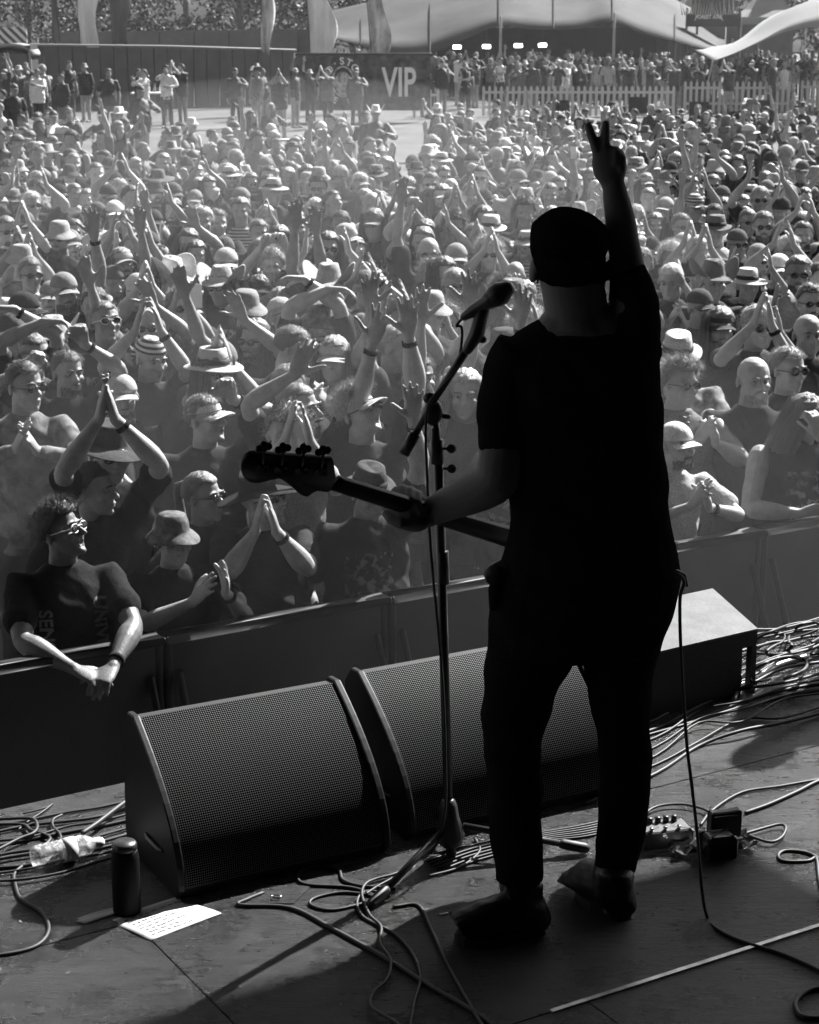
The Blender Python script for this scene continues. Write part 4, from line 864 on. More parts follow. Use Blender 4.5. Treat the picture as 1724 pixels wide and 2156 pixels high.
def hair_mesh(kind, seed):
    rr = random.Random(seed); m = MB(); core = MB()
    o = {'short': .007, 'crop': .005, 'curly': .018, 'long': .011, 'pony': .008, 'grey': .009}[kind]
    # shell over the skull
    N, K = 26, 12; grid = []; fs = []
    for j in range(K+1):
        for i in range(N):
            th = 2*math.pi*i/N; back = .5+.5*math.sin(th); lim = (.50 + .0*back) if False else None
            phm = R(62) + (R(118)-R(62))*max(0, min(1, (back-.22)/.35)); ph = phm*j/K
            n_ = o*(1+.25*math.sin(th*9+seed)+.25*math.sin(ph*13+th*5)) + (rr.uniform(-.006, .010) if kind == 'curly' else rr.uniform(-.0015, .002)); n_ *= (1 if j < K else .4)
            grid.append(sk(th, ph, n_))
    for j in range(K):
        for i in range(N): a = j*N+i; b = j*N+(i+1) % N; fs.append((a, a+N, b+N, b))
    m.add(grid, fs)
    def root(r):
        th = r.uniform(0, 6.283); back = .5+.5*math.sin(th); phm = R(62)+(R(116)-R(62))*max(0, min(1, (back-.22)/.35)); return sk(th, phm*math.sqrt(r.random()), o*.9)
    if kind in ('short', 'crop', 'grey'):
        strands(m, 1000, root, lambda p, t: (p-[0, .012, .03])/np.linalg.norm(p-[0, .012, .03])*t*.7 + np.array([.3*math.sin(p[0]*50), .2, -.5])*t*t, (.040 if seed % 2 else .030) if kind != 'crop' else .014, .0010, rr)
    if kind == 'curly':
        strands(m, 1700, root, lambda p, t: (p-[0, .012, .02])/np.linalg.norm(p-[0, .012, .02])*t + np.array([0, 0, -.3])*t*t, .05, .0009, rr, .014)
    if kind == 'pony':
        strands(m, 250, root, lambda p, t: np.array([-p[0]*1.2, .8, .1])*t*.5, .02, .0011, rr)
        P = [(0, .108, .06), (0, .145, .05), (0, .155, -.02), (.01, .150, -.12), (.015, .135, -.20)]; m.tube(P, [.018, .024, .026, .022, .008], 12)
        strands(m, 200, lambda r: np.array([r.uniform(-.02, .02), .15+r.uniform(-.02, .02), r.uniform(-.1, .05)]), lambda p, t: np.array([.1*p[0], .05, -1])*t, .12, .0012, rr)
    if kind in ('long', ):
        N2 = 40; K2 = 10; g = []; L = .30 if seed % 2 else .24
        for j in range(K2+1):
            t = j/K2
            for i in range(N2+1):
                th = R(-38) + (R(256))*i/N2; r0 = sk(th, R(88), .016); w = 1+.32*min(1, t*1.6)
                q = np.array([r0[0]*w, .012+(r0[1]-.012)*(1+.12*t) + .012*t, r0[2] - L*t - .03]); d = np.array([math.cos(th), math.sin(th), 0])
                g.append(q + d*(.004*math.sin(i*1.9+seed)+.006*math.sin(i*.7+t*4)+.004*math.sin(i*3.3)) + [0, 0, rr.uniform(-.02, .01)*(j == K2)])
        f2 = [(j*(N2+1)+i, (j+1)*(N2+1)+i, (j+1)*(N2+1)+i+1, j*(N2+1)+i+1) for j in range(K2) for i in range(N2)]; m.add(g, f2)
        def r2(r):
            th = R(-42)+R(264)*r.random(); q = sk(th, R(88), .016+r.uniform(-.002, .008)); return [q[0]*1.05, q[1], q[2]-r.uniform(-.05, .14)]
        strands(m, 2000, r2, lambda p, t: np.array([p[0]*1.6, (p[1]-.01)*.8, -1])*t, .20, .0013, rr, .006)
        strands(m, 300, root, lambda p, t: np.array([p[0]*3, .3, -.6])*t, .05, .0012, rr)
    return m.mesh('hair')
def beard_mesh(kind, seed):
    rr = random.Random(seed); m = MB(); L = {'short': .012, 'full': .035, 'long': .17}[kind]
    def root(r):
        th = r.uniform(-math.pi, 0); v = r.random(); c = np.array([.060*math.cos(th), -.032+.055*math.sin(th), -.062-.045*v]); 
        if abs(c[0]) < .022 and c[2] > -.075 and c[1] < -.06: return None
        return c
    if kind != 'short':
        K = 6; N = 20; g = []
        for j in range(K+1):
            t = j/K
            for i in range(N):
                th = 2*math.pi*i/N; w = (1-t*.75)*(1 if kind == 'full' else 1-.1*t); g.append(np.array([.050*w*math.cos(th), -.052 - .012*t + .048*w*math.sin(th), -.070 - L*.95*t - .01 + .004*math.sin(i*2.1+seed)]))
        m.add(g, [(j*N+i, (j+1)*N+i, (j+1)*N+(i+1) % N, j*N+(i+1) % N) for j in range(K) for i in range(N)])
    strands(m, 500 if kind != 'short' else 700, root, lambda p, t: np.array([p[0]*2*(1-t), (p[1]+.03)*3*(1-t*.5), -1.])*t, max(L, .02), .0012, rr, .004)
    m.tube([(-.028, -.088, -.054), (-.012, -.103, -.049), (0, -.104, -.048), (.012, -.103, -.049), (.028, -.088, -.054)], [.003, .007, .006, .007, .003], 8)
    return m.mesh('beard')
def dome(m, o, low=R(84), top=0, n=28, K=9, wr=0, seed=0, tall=1):
    g = []
    for j in range(K+1):
        for i in range(n):
            th = 2*math.pi*i/n; p = sk(th, low*j/K + 1e-3, o + wr*math.sin(th*3+seed)*math.sin(j)); p[2] = .030 + (p[2]-.030)*tall; g.append(p)
    for i in range(n): p = g[K*n+i].copy(); g.append(np.array([p[0]*.96, .012+(p[1]-.012)*.96, p[2]-.002]))
    return m.add(g, [(j*n+i, (j+1)*n+i, (j+1)*n+(i+1) % n, j*n+(i+1) % n) for j in range(K+1) for i in range(n)])
def peak(m, reach=.075, droop=.018, back=False, z=.032, w=62):
    g = []; N = 16; K = 5; sg = 1 if back else -1
    for s in (0, 1):
        for j in range(K+1):
            for i in range(N+1):
                t = R(-w+2*w*i/N); q = j/K; r = reach*math.cos(t*.95)**.6*q; x = (.083)*math.sin(t)*(1+.04*q); y = sg*(.100*math.cos(t) + r) + .012
                g.append([x, y, z - droop*(math.sin(t)**2)*1.3 - .012*q*q - s*.004])
    A_ = (N+1)*(K+1); fs = []
    for s in (0, 1):
        for j in range(K):
            for i in range(N): a = s*A_+j*(N+1)+i; q = (a, a+1, a+N+2, a+N+1); fs.append(q if s else q[::-1])
    for i in range(N): a = K*(N+1)+i; fs.append((a, a+1, a+1+A_, a+A_))
    return m.add(g, fs)
def brimhat(prof, warp=None, n=36):
    m = MB(); m.lathe(prof, (0, .012, 0), n, .93, 1.12, warp); return m
def hat_mesh(kind):
    m = MB()
    if kind in ('cap', 'cap_back', 'trucker'):
        dome(m, .010, tall=1.10 if kind == 'trucker' else 1.02); peak(m, back=kind == 'cap_back'); m.ell((0, .012, .133 if kind == 'trucker' else .127), (.006, .006, .004))
    elif kind == 'visor':
        g = MB(); N = 28
        m.ring_loft([[sk(2*math.pi*i/N, ph, .006) for i in range(N)] for ph in (R(84), R(76), R(66))], cap=False); peak(m, .08, .02)
    elif kind == 'beanie': dome(m, .012, R(88), tall=1.15, wr=.004)
    elif kind == 'bandana':
        dome(m, .007, R(82), wr=.003, seed=2); m.tube([(.01, .115, .03), (.02, .14, .01), (.015, .145, -.05)], [.012, .016, .008], 8); m.tube([(-.01, .115, .03), (-.03, .135, .0), (-.035, .14, -.04)], [.012, .014, .007], 8)
    elif kind == 'bucket':
        m = brimhat([(.001, .130), (.050, .129), (.066, .122), (.078, .098), (.084, .055), (.086, .048), (.110, .030), (.132, .008), (.134, .004), (.131, .004), (.106, .024), (.082, .040)], lambda p: p + [0, 0, .006*math.sin(math.atan2(p[1], p[0])*3+1)*(np.hypot(p[0], p[1])/.13)**2])
    elif kind in ('straw', 'wide', 'fedora'):
        br = {'straw': .155, 'wide': .185, 'fedora': .135}[kind]; cr_ = {'straw': .132, 'wide': .130, 'fedora': .138}[kind]
        def wp(p):
            r = np.hypot(p[0], p[1]); a = math.atan2(p[1], p[0]); q = p.copy()
            if r > .09: q[2] += {'straw': .004, 'wide': .014, 'fedora': .012}[kind]*math.sin(2*a+.5) - .012*((r-.09)/.1)
            elif r < .06: q[2] -= .018*(1-abs(p[0])/.06) if kind == 'fedora' else .008
            return q
        m = brimhat([(.001, cr_), (.05, cr_+.002), (.068, cr_-.006), (.076, cr_-.04), (.084, .055), (.087, .046), (.10, .044), (br-.005, .040), (br, .037), (br-.004, .034), (.10, .039), (.085, .040)], wp)
    elif kind == 'cowboy':
        def wp(p):
            r = np.hypot(p[0], p[1]); q = p.copy()
            if r > .09: q[2] += 5.2*max(0, abs(p[0])-.08)**1.15*.9*.5 - .10*max(0, abs(p[1])-.12)
            elif r < .062: q[2] -= .03*math.exp(-(p[0]/.018)**2)
            return q
        m = brimhat([(.001, .155), (.045, .153), (.062, .146), (.074, .105), (.084, .055), (.088, .045), (.12, .042), (.168, .038), (.172, .035), (.168, .032), (.12, .036), (.085, .038)], wp)
    return m.mesh(kind)
def band_mesh():
    m = MB(); m.lathe([(.0865, .050), (.0868, .052), (.083, .078), (.0826, .078), (.085, .050)], (0, .012, 0), 32, .94, 1.13); return m.mesh('hat_band')
def glasses_mesh(kind):
    m = MB()
    for s in (-1, 1):
        if kind == 'dark': m.ell((s*.032, -.098, .002), (.027, .006, .019), (0, 0, s*-.18))
        else:
            c = np.array([s*.032, -.098, .002]); m.tube([c + [.026*math.cos(t), s*0+.004*abs(math.cos(t)), .018*math.sin(t)] for t in np.linspace(0, 6.283, 18)], [.0021]*18, 6, round_=False)
        m.tube([(s*.057, -.092, .006), (s*.072, -.06, .006), (s*.082, .0, .004)], [.003, .0026, .0024], 6)
    m.tube([(-.012, -.102, .006), (0, -.104, .009), (.012, -.102, .006)], [.0026]*3, 6); return m.mesh('sunglasses')
def lens_mesh():
    m = MB()
    for s in (-1, 1): m.ell((s*.032, -.096, .002), (.0245, .004, .0165), (0, 0, s*-.18))
    return m.mesh('lenses')
HAIR = {}
def worn(kind):
    if kind in HAIR: return HAIR[kind]
    if kind.startswith('hair_'): _, k, s = kind.split('_'); me = hair_mesh(k, int(s)); mt = 'hair'
    elif kind.startswith('beard_'): me = beard_mesh(kind[6:], 3); mt = 'hair'
    elif kind == 'hat_band': me = band_mesh(); mt = 'black'
    elif kind == 'shades': me = glasses_mesh('dark'); mt = 'gloss'
    elif kind == 'frames': me = glasses_mesh('wire'); mt = 'gloss'
    elif kind == 'white_frames': me = glasses_mesh('wire'); mt = 'white'
    elif kind == 'lenses': me = lens_mesh(); mt = 'gloss'
    else: me = hat_mesh(kind); mt = 'straw' if kind in ('straw',) else 'cloth'
    me.shade_smooth(); me.materials.append(M[mt]); HAIR[kind] = me; return me
def eye_mesh(s, part):
    m = MB(); c = (s*.031, -.0745, .003)
    if part: m.ell((s*.031, -.0835, .003), (.0045, .003, .0045), n=10, m=6)
    else: m.ell(c, (.0115,)*3, n=12, m=8)
    me = m.mesh('eye'); me.shade_smooth(); me.materials.append(M['gloss'] if part else M['eyewhite']); return me
M['eyewhite'] = mat('eye_white', .22, .3, .5, var=.05)
def brow_mesh(s):
    m = MB(); m.tube([(s*.013, -.097, .024), (s*.026, -.0985, .0285), (s*.040, -.092, .028), (s*.051, -.082, .022)], [(.003, .0035), (.0035, .005), (.003, .0045), (.0015, .002)], 8); me = m.mesh('eyebrow'); me.shade_smooth(); me.materials.append(M['hair']); return me
BROWS = [brow_mesh(s) for s in (-1, 1)]
EYES = [(eye_mesh(s, 0), eye_mesh(s, 1)) for s in (-1, 1)]
for me_k in (): pass
def part(name, me, parent, t, Mloc=None, m=None):
    o = bpy.data.objects.new(name, me); col.objects.link(o); o.parent = parent
    if not me.materials: me.materials.append(M['cloth'])
    if m: o.material_slots[0].link = 'OBJECT'; o.material_slots[0].material = M[m]
    if Mloc is not None: o.matrix_local = Mloc
    return tone(o, t)
HATNAME = {'cap': 'cap', 'cap_back': 'cap', 'trucker': 'cap', 'visor': 'sun_visor', 'beanie': 'beanie', 'bandana': 'bandana', 'bucket': 'bucket_hat', 'straw': 'straw_hat', 'wide': 'wide_brimmed_hat', 'fedora': 'fedora_hat', 'cowboy': 'cowboy_hat'}
def person(loc, rz, sh, scale=1, mirror=False, skin=.33, shirt=.03, trousers=.03, hat=None, hat_t=.1, hair=None, hair_t=.05, eyew=None, beard=None, shirt_m=None, hat_m=None, band=False, near=False):
    body = sh['body']
    if not body.materials: body.materials.append(M['skin'])
    o = bpy.data.objects.new('person', body); col.objects.link(o); o.location = loc; o.rotation_euler.z = rz; o.scale = (-scale if mirror else scale, scale, scale); tone(o, skin)
    part('shirt', sh['shirt'], o, shirt, None, shirt_m); 
    for n_ in ('trousers',): part(n_, sh[n_], o, trousers)
    part('shoes', sh['shoes'], o, .03)
    Mh = sh['Mh']
    if hair: part('hair', worn(hair), o, hair_t, Mh)
    if hat:
        h = part(HATNAME[hat], worn(hat), o, hat_t, Mh, hat_m)
        if band or hat in ('fedora', 'straw'): part('hat_band', worn('hat_band'), h, .03)
    if eyew:
        g = part('sunglasses' if eyew == 'shades' else 'glasses', worn(eyew), o, .02, Mh)
        if eyew != 'shades': part('lenses', worn('lenses'), g, .02)
    elif near:
        for a, b in EYES: e = part('eye', a, o, .4, Mh); part('pupil', b, e, .02)
    if near:
        for b_ in BROWS: part('eyebrow', b_, o, min(hair_t, .12), Mh)
    if beard: part('beard', worn(beard), o, hair_t, Mh)
    if band or near: part('wristband', sh['band'], o, .02)
    return o
# ================= the audience, placed from the photograph =================
# (x, y of the face, pose, yaw + = turned to the right, pitch + = looking up, hat, hat tone, hair, eyewear, beard, shirt tone, shirt cloth, sleeve, build, face, mouth, roll, words)
def H(x, y, pose, yaw=0, pitch=0, hat=None, ht=.08, hair=None, hr=.05, eye=None, beard=None, st=.025, sm=None, sl='tee', b='mid', f=0, mo=0, roll=0, txt='', mir=False, skin=.30, hm=None, band=False, sc_=1., by=0, push=0):
    return dict(x=x, y=y, pose=pose, yaw=yaw, pitch=pitch, hat=hat, ht=ht, hair=hair, hr=hr, eye=eye, beard=beard, st=st, sm=sm, sl=sl, b=b, f=f, mo=mo, roll=roll, txt=txt, mir=mir, skin=skin, hm=hm, band=band, sc=sc_, by=by, push=push)
HS = [
 H(132, 1122, 'lean_rail', 45, 18, hair='hair_curly_1', eye='white_frames', st=.02, b='big', mo=1, txt='person with light-framed glasses and lettered dark shirt, forearms resting on the rail', by=10, skin=.11),  # skin tone lowered to stand in for shade on the forearms
 H(190, 1030, 'down', 60, 0, hair='hair_short_2', st=.03, sl='long', txt='person in profile with short dark hair behind the light-framed glasses', push=.5),
 H(362, 1136, 'clap_side', 10, 0, hat='bucket', ht=.2, hm='camo', eye=None, st=.02, b='mid', txt='person in camouflage bucket hat clapping at the rail, bracelets on one wrist', by=8),
 H(424, 1047, 'clap_chest', 50, 5, hair='hair_pony_1', hr=.12, eye='shades', st=.03, b='fem', f=1, txt='person with pulled-back hair and sunglasses behind the camouflage bucket hat', push=.35),
 H(550, 1055, 'clap_brow', 60, 12, hat='wide', ht=.02, eye='frames', st=.03, b='big', f=2, beard='beard_short', hr=.3, mo=1, txt='person in dark brimmed hat and glasses singing, under the bass headstock', push=.1),
 H(771, 1032, 'one_up', 20, -12, hat='fedora', ht=.06, st=.03, sm='print', txt='person in dull brimmed hat looking down, left of the stand pole', b='big'),
 H(228, 950, 'clap_high', 15, -5, hat='wide', ht=.06, eye='shades', st=.02, b='mid', txt='person in dark brimmed hat with praying hands raised above the left front row'),
 H(48, 813, 'clap_chest', 35, 0, hair='hair_short_5', hr=.03, eye='shades', st=.1, sm='plaid', sl='long', txt='person with dark fringe and checked shirt at the left edge'),
 H(140, 785, 'two_fists', 25, 0, hair='hair_short_3', hr=.06, beard='beard_full', st=.015, b='mid', txt='bearded person in plain black tee beside the checked shirt'),
 H(70, 748, 'folded_over', 10, 0, hat='visor', ht=.35, eye='shades', st=.05, f=2, hair='hair_crop_1', hr=.1, txt='person in pale visor and sunglasses, arms folded above the forehead'),
 H(222, 682, 'down', 20, 14, hair='hair_short_4', hr=.18, eye='white_frames', st=.015, sm='print', b='big', f=2, txt='young person with fair hair, white-framed sunglasses and black printed tee', mo=0),
 H(23, 707, 'down', 25, 0, hat='beanie', ht=.12, eye='shades', st=.03, txt='person in close knitted beanie at the left edge'),
 H(45, 656, 'down', 60, -5, hat='cap', ht=.04, hair='hair_crop_1', st=.05, txt='person turned aside in dark peaked cap at the left edge'),
 H(134, 616, 'one_up', 15, 0, hat='cap', ht=.22, st=.03, beard='beard_short', txt='person in pale-topped cap raising one open hand, wristband below it'),
 H(63, 578, 'down', 20, 0, hair='hair_short_2', hr=.12, eye='frames', st=.55, txt='person in white tee and glasses near the left edge'),
 H(197, 640, 'down', 10, 0, hat='fedora', ht=.25, st=.04, txt='person in pale trilby just behind the white-framed sunglasses'),
 H(379, 649, 'clap_brow', 15, 0, hair='hair_curly_3', hr=.22, eye='shades', st=.04, txt='person with backlit curly hair clapping beside the striped head scarf'),
 H(311, 752, 'clap_high2', 30, -10, hat='bandana', ht=.2, hm='stripe', st=.05, txt='person in striped head scarf with joined hands raised'),
 H(461, 762, 'clap_brow', 15, -14, hat='cap', ht=.16, st=.06, txt='person in rounded cap lit from the right, head bowed, clapping', b='mid'),
 H(431, 885, 'one_fist', 50, 10, hat='visor', ht=.5, hair='hair_short_3', hr=.1, st=.03, mo=1, eye=None, txt='person in pale visor with one big fist raised', b='big'),
 H(517, 656, 'clap_chest', 10, -5, hat='bucket', ht=.22, eye='shades', st=.04, txt='person in pale floppy bucket hat, lanyard hands at the chest', beard='beard_full', hr=.35),
 H(600, 732, 'down', 70, -15, hair='hair_short_6', hr=.04, st=.03, txt='person with thick dark hair turned aside in the middle of the crowd'),
 H(597, 666, 'down', 40, 20, hat='bandana', ht=.4, eye='frames', st=.04, txt='person in pale head scarf and glasses looking up'),
 H(671, 679, 'folded_over', 5, -8, hat='bucket', ht=.3, hm='camo', beard='beard_full', hr=.08, st=.03, txt='bearded person with forearm bent over a mottled hat', b='big'),
 H(762, 872, 'one_up', 50, 25, hat='visor', ht=.45, hair='hair_curly_1', hr=.3, eye='shades', st=.04, mo=1, b='big', f=2, txt='shouting person in visor and sunglasses, mouth wide open'),
 H(625, 863, 'lean_up', 55, 5, hair='hair_crop_2', hr=.1, st=.04, b='mid', txt='person in profile behind the bass tuners with both arms reaching up', beard='beard_full'),
 H(824, 732, 'clap_high2', 65, 0, hair='hair_crop_2', hr=.2, st=.03, txt='balding person in profile left of the microphone boom', f=2),
 H(880, 800, 'arms_up', 15, 8, hair='hair_short_1', st=.05, b='mid', txt='person with spread fingers raised just left of the boom clutch'),
 H(981, 830, 'arms_up', -10, 0, hair='hair_long_1', hr=.25, st=.05, b='big', txt='person with fair hair and raised arms between boom and musician'),
 H(1425, 752, 'clap_chest', -5, -10, hat='fedora', ht=.45, st=.22, sm='floral', band=True, beard='beard_long', hr=.75, eye='frames', b='big', f=2, txt='person with long white beard and banded pale hat clapping'),
 H(1514, 690, 'down', 5, 0, hat='visor', ht=.06, hair='hair_long_3', hr=.12, beard='beard_long', st=.12, sl='long', b='big', txt='person with very long hair and beard in dark peaked hat'),
 H(1470, 648, 'down', 25, 0, hat='cap', ht=.08, st=.04, txt='person in cap behind the very long hair'),
 H(1589, 688, 'clap_brow', 20, 0, hair='hair_short_6', hr=.3, eye='shades', st=.06, txt='grey-haired person in sunglasses clapping above the bald bearded head', b='mid'),
 H(1698, 705, 'down', 10, 0, st=.03, f=2, b='big', txt='bald person in dark tee at the right edge'),
 H(1583, 800, 'down', 15, 0, st=.035, f=2, b='big', beard='beard_short', hr=.4, txt='large bald bearded person in plain dark tee', eye=None),
 H(1655, 778, 'down', 30, 0, hair='hair_short_3', hr=.2, eye='frames', st=.05, txt='person in glasses between two bald heads at the right'),
 H(1678, 872, 'hand_face', 25, -22, hair='hair_long_3', hr=.15, st=.015, sm='print', sl='tank', b='big', txt='person with big curly hair and bare shoulder looking down, at the right rail', by=20),
 H(1420, 940, 'clap_chest', 20, 5, hat='cap', ht=.6, st=.4, eye=None, beard='beard_short', txt='person in white cap and pale tee clapping by the musician\'s right hip', b='slim', by=15),
 # second ring
 H(257, 560, 'clap_high2', 25, 10, hat='cap', ht=.3, hair='hair_long_2', hr=.06, beard='beard_full', st=.04, sm='print', txt='bearded person in cap with long hair clapping overhead'),
 H(354, 583, 'down', 30, -12, hat='cowboy', ht=.55, st=.05, txt='person in white cowboy hat'),
 H(157, 490, 'clap_side', 10, 0, eye='shades', beard='beard_full', hr=.04, st=.025, hair='hair_crop_1', txt='shaven-headed bearded person in sunglasses clapping aside', b='big'),
 H(205, 455, 'down', 20, 0, hat='cap', ht=.1, st=.5, txt='person in dark cap and pale tee'),
 H(242, 452, 'clap_chest', 5, 0, hat='cap', ht=.65, st=.45, txt='person in white cap and pale top'),
 H(66, 432, 'arms_wide', 20, 0, hair='hair_grey_1', hr=.55, eye='shades', st=.04, txt='white-haired person in sunglasses with arms wide apart'),
 H(51, 477, 'clap_brow', 20, 0, hat='cap', ht=.12, eye='shades', st=.03, txt='person in peaked cap clapping under the white hair'),
 H(13, 487, 'down', 15, 0, hair='hair_crop_2', hr=.15, eye='shades', st=.1, txt='cropped-haired person cut by the left edge'),
 H(155, 409, 'down', 40, 0, hair='hair_pony_1', hr=.08, st=.5, sl='tank', b='fem', f=1, txt='person in pale sleeveless top with tied-back hair'),
 H(124, 414, 'down', 15, 0, hat='cap', ht=.03, st=.04, eye='shades', txt='person in black cap beside the tied-back hair'),
 H(154, 345, 'down', 15, 0, hair='hair_crop_1', hr=.2, st=.02, b='big', txt='broad person in plain black tee, upper left'),
 H(228, 352, 'down', 15, -8, hat='cap', ht=.08, st=.14, b='big', txt='large person in grey polo shirt and dark cap'),
 H(364, 413, 'down', 15, -5, hat='cap', ht=.1, st=.6, b='big', txt='tall person in white tee with small chest badge', beard='beard_short', hr=.1),
 H(333, 383, 'down', 10, 0, hat='wide', ht=.10, st=.05, txt='person in wide-brimmed hat behind the white tee'),
 H(323, 472, 'arms_wide', 10, 0, hat='cap', ht=.05, eye='shades', st=.02, txt='person in black cap with raised palms before the white tee'),
 H(308, 522, 'clap_brow', 30, 0, hat='cap', ht=.07, hair='hair_crop_1', st=.03, txt='person in round dark cap below the raised palms'),
 H(227, 417, 'down', 20, 0, hat='cap', ht=.05, st=.05, txt='person in dark cap in front of the grey polo'),
 H(273, 417, 'down', 30, 0, hair='hair_short_4', hr=.04, st=.05, txt='dark-haired person in front of the grey polo'),
 H(489, 371, 'down', 10, 0, hair='hair_long_1', hr=.4, eye='shades', st=.08, b='fem', f=1, txt='fair long-haired person in sunglasses'),
 H(560, 351, 'down', 5, -8, hat='cap', ht=.18, st=.10, sm='print', b='big', txt='large person in cap and dark polo with pale print'),
 H(575, 404, 'down', 15, -5, hat='straw', ht=.3, st=.04, txt='person in straw hat in front of the polo'),
 H(507, 424, 'down', 15, 5, hat='cap_back', ht=.2, st=.04, sl='tank', txt='person in reversed cap and dark vest'),
 H(671, 378, 'down', 5, 0, hat='bucket', ht=.3, st=.05, txt='person in pale bucket hat near the crowd centre'),
 H(663, 442, 'down', 12, 0, hair='hair_long_3', hr=.5, eye='shades', st=.05, b='fem', f=1, txt='blonde long-haired person near the crowd centre'),
 H(782, 432, 'down', 5, 0, st=.6, sl='tank', sm=None, b='big', f=2, txt='shaven-headed person in white scoop-necked top'),
 H(757, 389, 'down', 15, 0, hat='visor', ht=.25, hair='hair_grey_1', hr=.5, st=.05, txt='grey-haired person in visor behind the white scoop neck'),
 H(701, 427, 'down', 35, 10, hair='hair_short_2', st=.05, txt='person in profile between blonde hair and white scoop neck'),
 H(802, 333, 'down', 10, 0, hair='hair_short_5', hr=.1, st=.03, sl='long', sm='print', b='big', txt='broad person in dark hooded top with pale emblem'),
 H(560, 458, 'clap_brow', 5, 0, hair='hair_long_2', hr=.35, st=.15, b='fem', f=1, txt='grey long-haired person with hands at the face'),
 H(456, 470, 'clap_chest', 25, 0, hair='hair_short_1', hr=.12, st=.04, txt='short-haired person clapping left of the grey long hair'),
 H(469, 528, 'down', 20, -8, hat='cap', ht=.1, st=.02, b='big', beard='beard_short', txt='broad person in black tee and cap, head lowered'),
 H(428, 467, 'down', 10, 0, hair='hair_grey_1', hr=.4, st=.04, txt='grey-haired person at the shoulder of the lowered cap'),
 H(572, 562, 'phone', 0, 0, hair='hair_curly_3', hr=.3, st=.05, txt='person holding a phone up flat with both hands'),
 H(683, 583, 'arms_wide', 0, 0, hat='cap', ht=.6, eye='shades', st=.04, sm='print', beard='beard_full', hr=.03, txt='person in white cap with face in shade, arms up'),
 H(726, 505, 'down', 40, 0, hat='cap', ht=.4, st=.1, txt='person in pale cap below the white scoop neck'),
 H(767, 608, 'clap_high2', 10, 0, hat='cap', ht=.3, hm='camo', st=.05, txt='person in mottled cap clapping high'),
 H(836, 407, 'down', 5, 0, hat='visor', ht=.35, hair='hair_grey_1', hr=.3, st=.05, txt='person in pale visor right of the white scoop neck'),
 H(907, 389, 'drink', 10, 0, hair='hair_short_1', hr=.1, eye='shades', st=.1, sm='floral', txt='person in mottled patterned shirt'),
 H(877, 364, 'down', 5, 0, hat='fedora', ht=.05, st=.04, txt='person in dark brimmed hat'),
 H(930, 343, 'down', 0, 0, hat='straw', ht=.4, st=.05, txt='person in broad pale straw hat'),
 H(1013, 374, 'clap_chest', 12, 5, st=.03, f=2, beard='beard_short', hr=.2, txt='bald person in black tee clapping'),
 H(990, 412, 'clap_brow', -5, 0, hair='hair_short_3', hr=.2, st=.06, txt='person with hands before the face below the bald head'),
 H(953, 434, 'clap_brow', 5, -6, hair='hair_curly_1', hr=.12, st=.03, txt='curly-haired person in dark tee, pale clasped hands'),
 H(839, 478, 'clap_high2', 5, 0, hair='hair_short_5', hr=.06, st=.04, txt='person clapping above the bald sunglasses'),
 H(1033, 489, 'down', 5, -5, hat='fedora', ht=.5, st=.03, txt='person in small pale trilby'),
 H(902, 535, 'one_up', 0, 0, eye='shades', st=.05, f=2, b='mid', mir=True, txt='bald person in sunglasses raising one arm'),
 H(960, 548, 'down', 10, 0, hat='cap', ht=.25, eye='shades', st=.04, txt='person in grey cap right of the bald sunglasses'),
 H(1028, 535, 'clap_brow', -5, 0, hair='hair_curly_3', hr=.35, eye='shades', st=.04, txt='person with bright curls and sunglasses'),
 H(912, 585, 'down', 40, 8, hair='hair_curly_5', hr=.25, eye='frames', st=.05, txt='person with curls and glasses looking up'),
 H(957, 603, 'down', 8, 0, hair='hair_crop_2', hr=.3, eye='shades', st=.42, f=2, b='big', txt='broad person in pale tee and sunglasses above the microphone'),
 H(1105, 690, 'clap_brow', 10, 0, hair='hair_curly_1', hr=.4, st=.1, txt='person with raised patterned hands right of the microphone', sm='print'),
 H(1157, 412, 'one_up', 10, 0, hair='hair_short_6', st=.04, txt='person just above the flat cap'),
 H(1380, 357, 'clap_brow', 5, 0, hat='cap', ht=.5, st=.03, txt='person in white cap right of the raised fingers'),
 H(1420, 341, 'folded_over', 0, 0, hair='hair_grey_1', hr=.5, st=.02, txt='grey-haired person with arms folded overhead, upper right'),
 H(1499, 368, 'one_up', 0, 0, hat='cap', ht=.3, eye='shades', st=.09, txt='person in grey cap and polo raising one hand', mir=True, b='big'),
 H(1524, 335, 'clap_chest', 5, 0, hat='visor', ht=.1, eye='shades', st=.05, txt='person clapping behind the grey cap and polo'),
 H(1571, 329, 'down', 0, 0, hair='hair_short_1', st=.03, txt='person in dark top behind clapping hands'),
 H(1621, 346, 'down', 10, 0, hat='cap', ht=.06, st=.04, txt='person in dark cap, upper right'),
 H(1688, 361, 'down', -10, 0, hat='cap', ht=.1, st=.05, txt='person in cap near the right edge'),
 H(1599, 421, 'arms_wide', 0, 0, hair='hair_short_4', hr=.25, eye='shades', st=.03, txt='person in sunglasses with elbows out, clapping overhead'),
 H(1668, 418, 'down', 5, 0, hat='cap', ht=.04, st=.03, b='big', beard='beard_full', txt='broad bearded person in black cap'),
 H(1378, 475, 'arms_up', 5, 0, hair='hair_long_2', hr=.04, st=.02, b='fem', f=1, txt='dark long-haired person with both hands raised'),
 H(1432, 478, 'down', 20, 0, hair='hair_short_3', hr=.1, eye='shades', beard='beard_short', st=.03, txt='person in sunglasses beside the dark long hair'),
 H(1606, 477, 'down', 8, 0, hair='hair_short_6', hr=.12, eye='shades', beard='beard_long', st=.03, sl='long', txt='person with long dark beard and sunglasses'),
 H(1461, 436, 'clap_high2', 15, 0, hat='cap', ht=.3, hm='stripe', st=.04, txt='person in banded cap, hands joined overhead'),
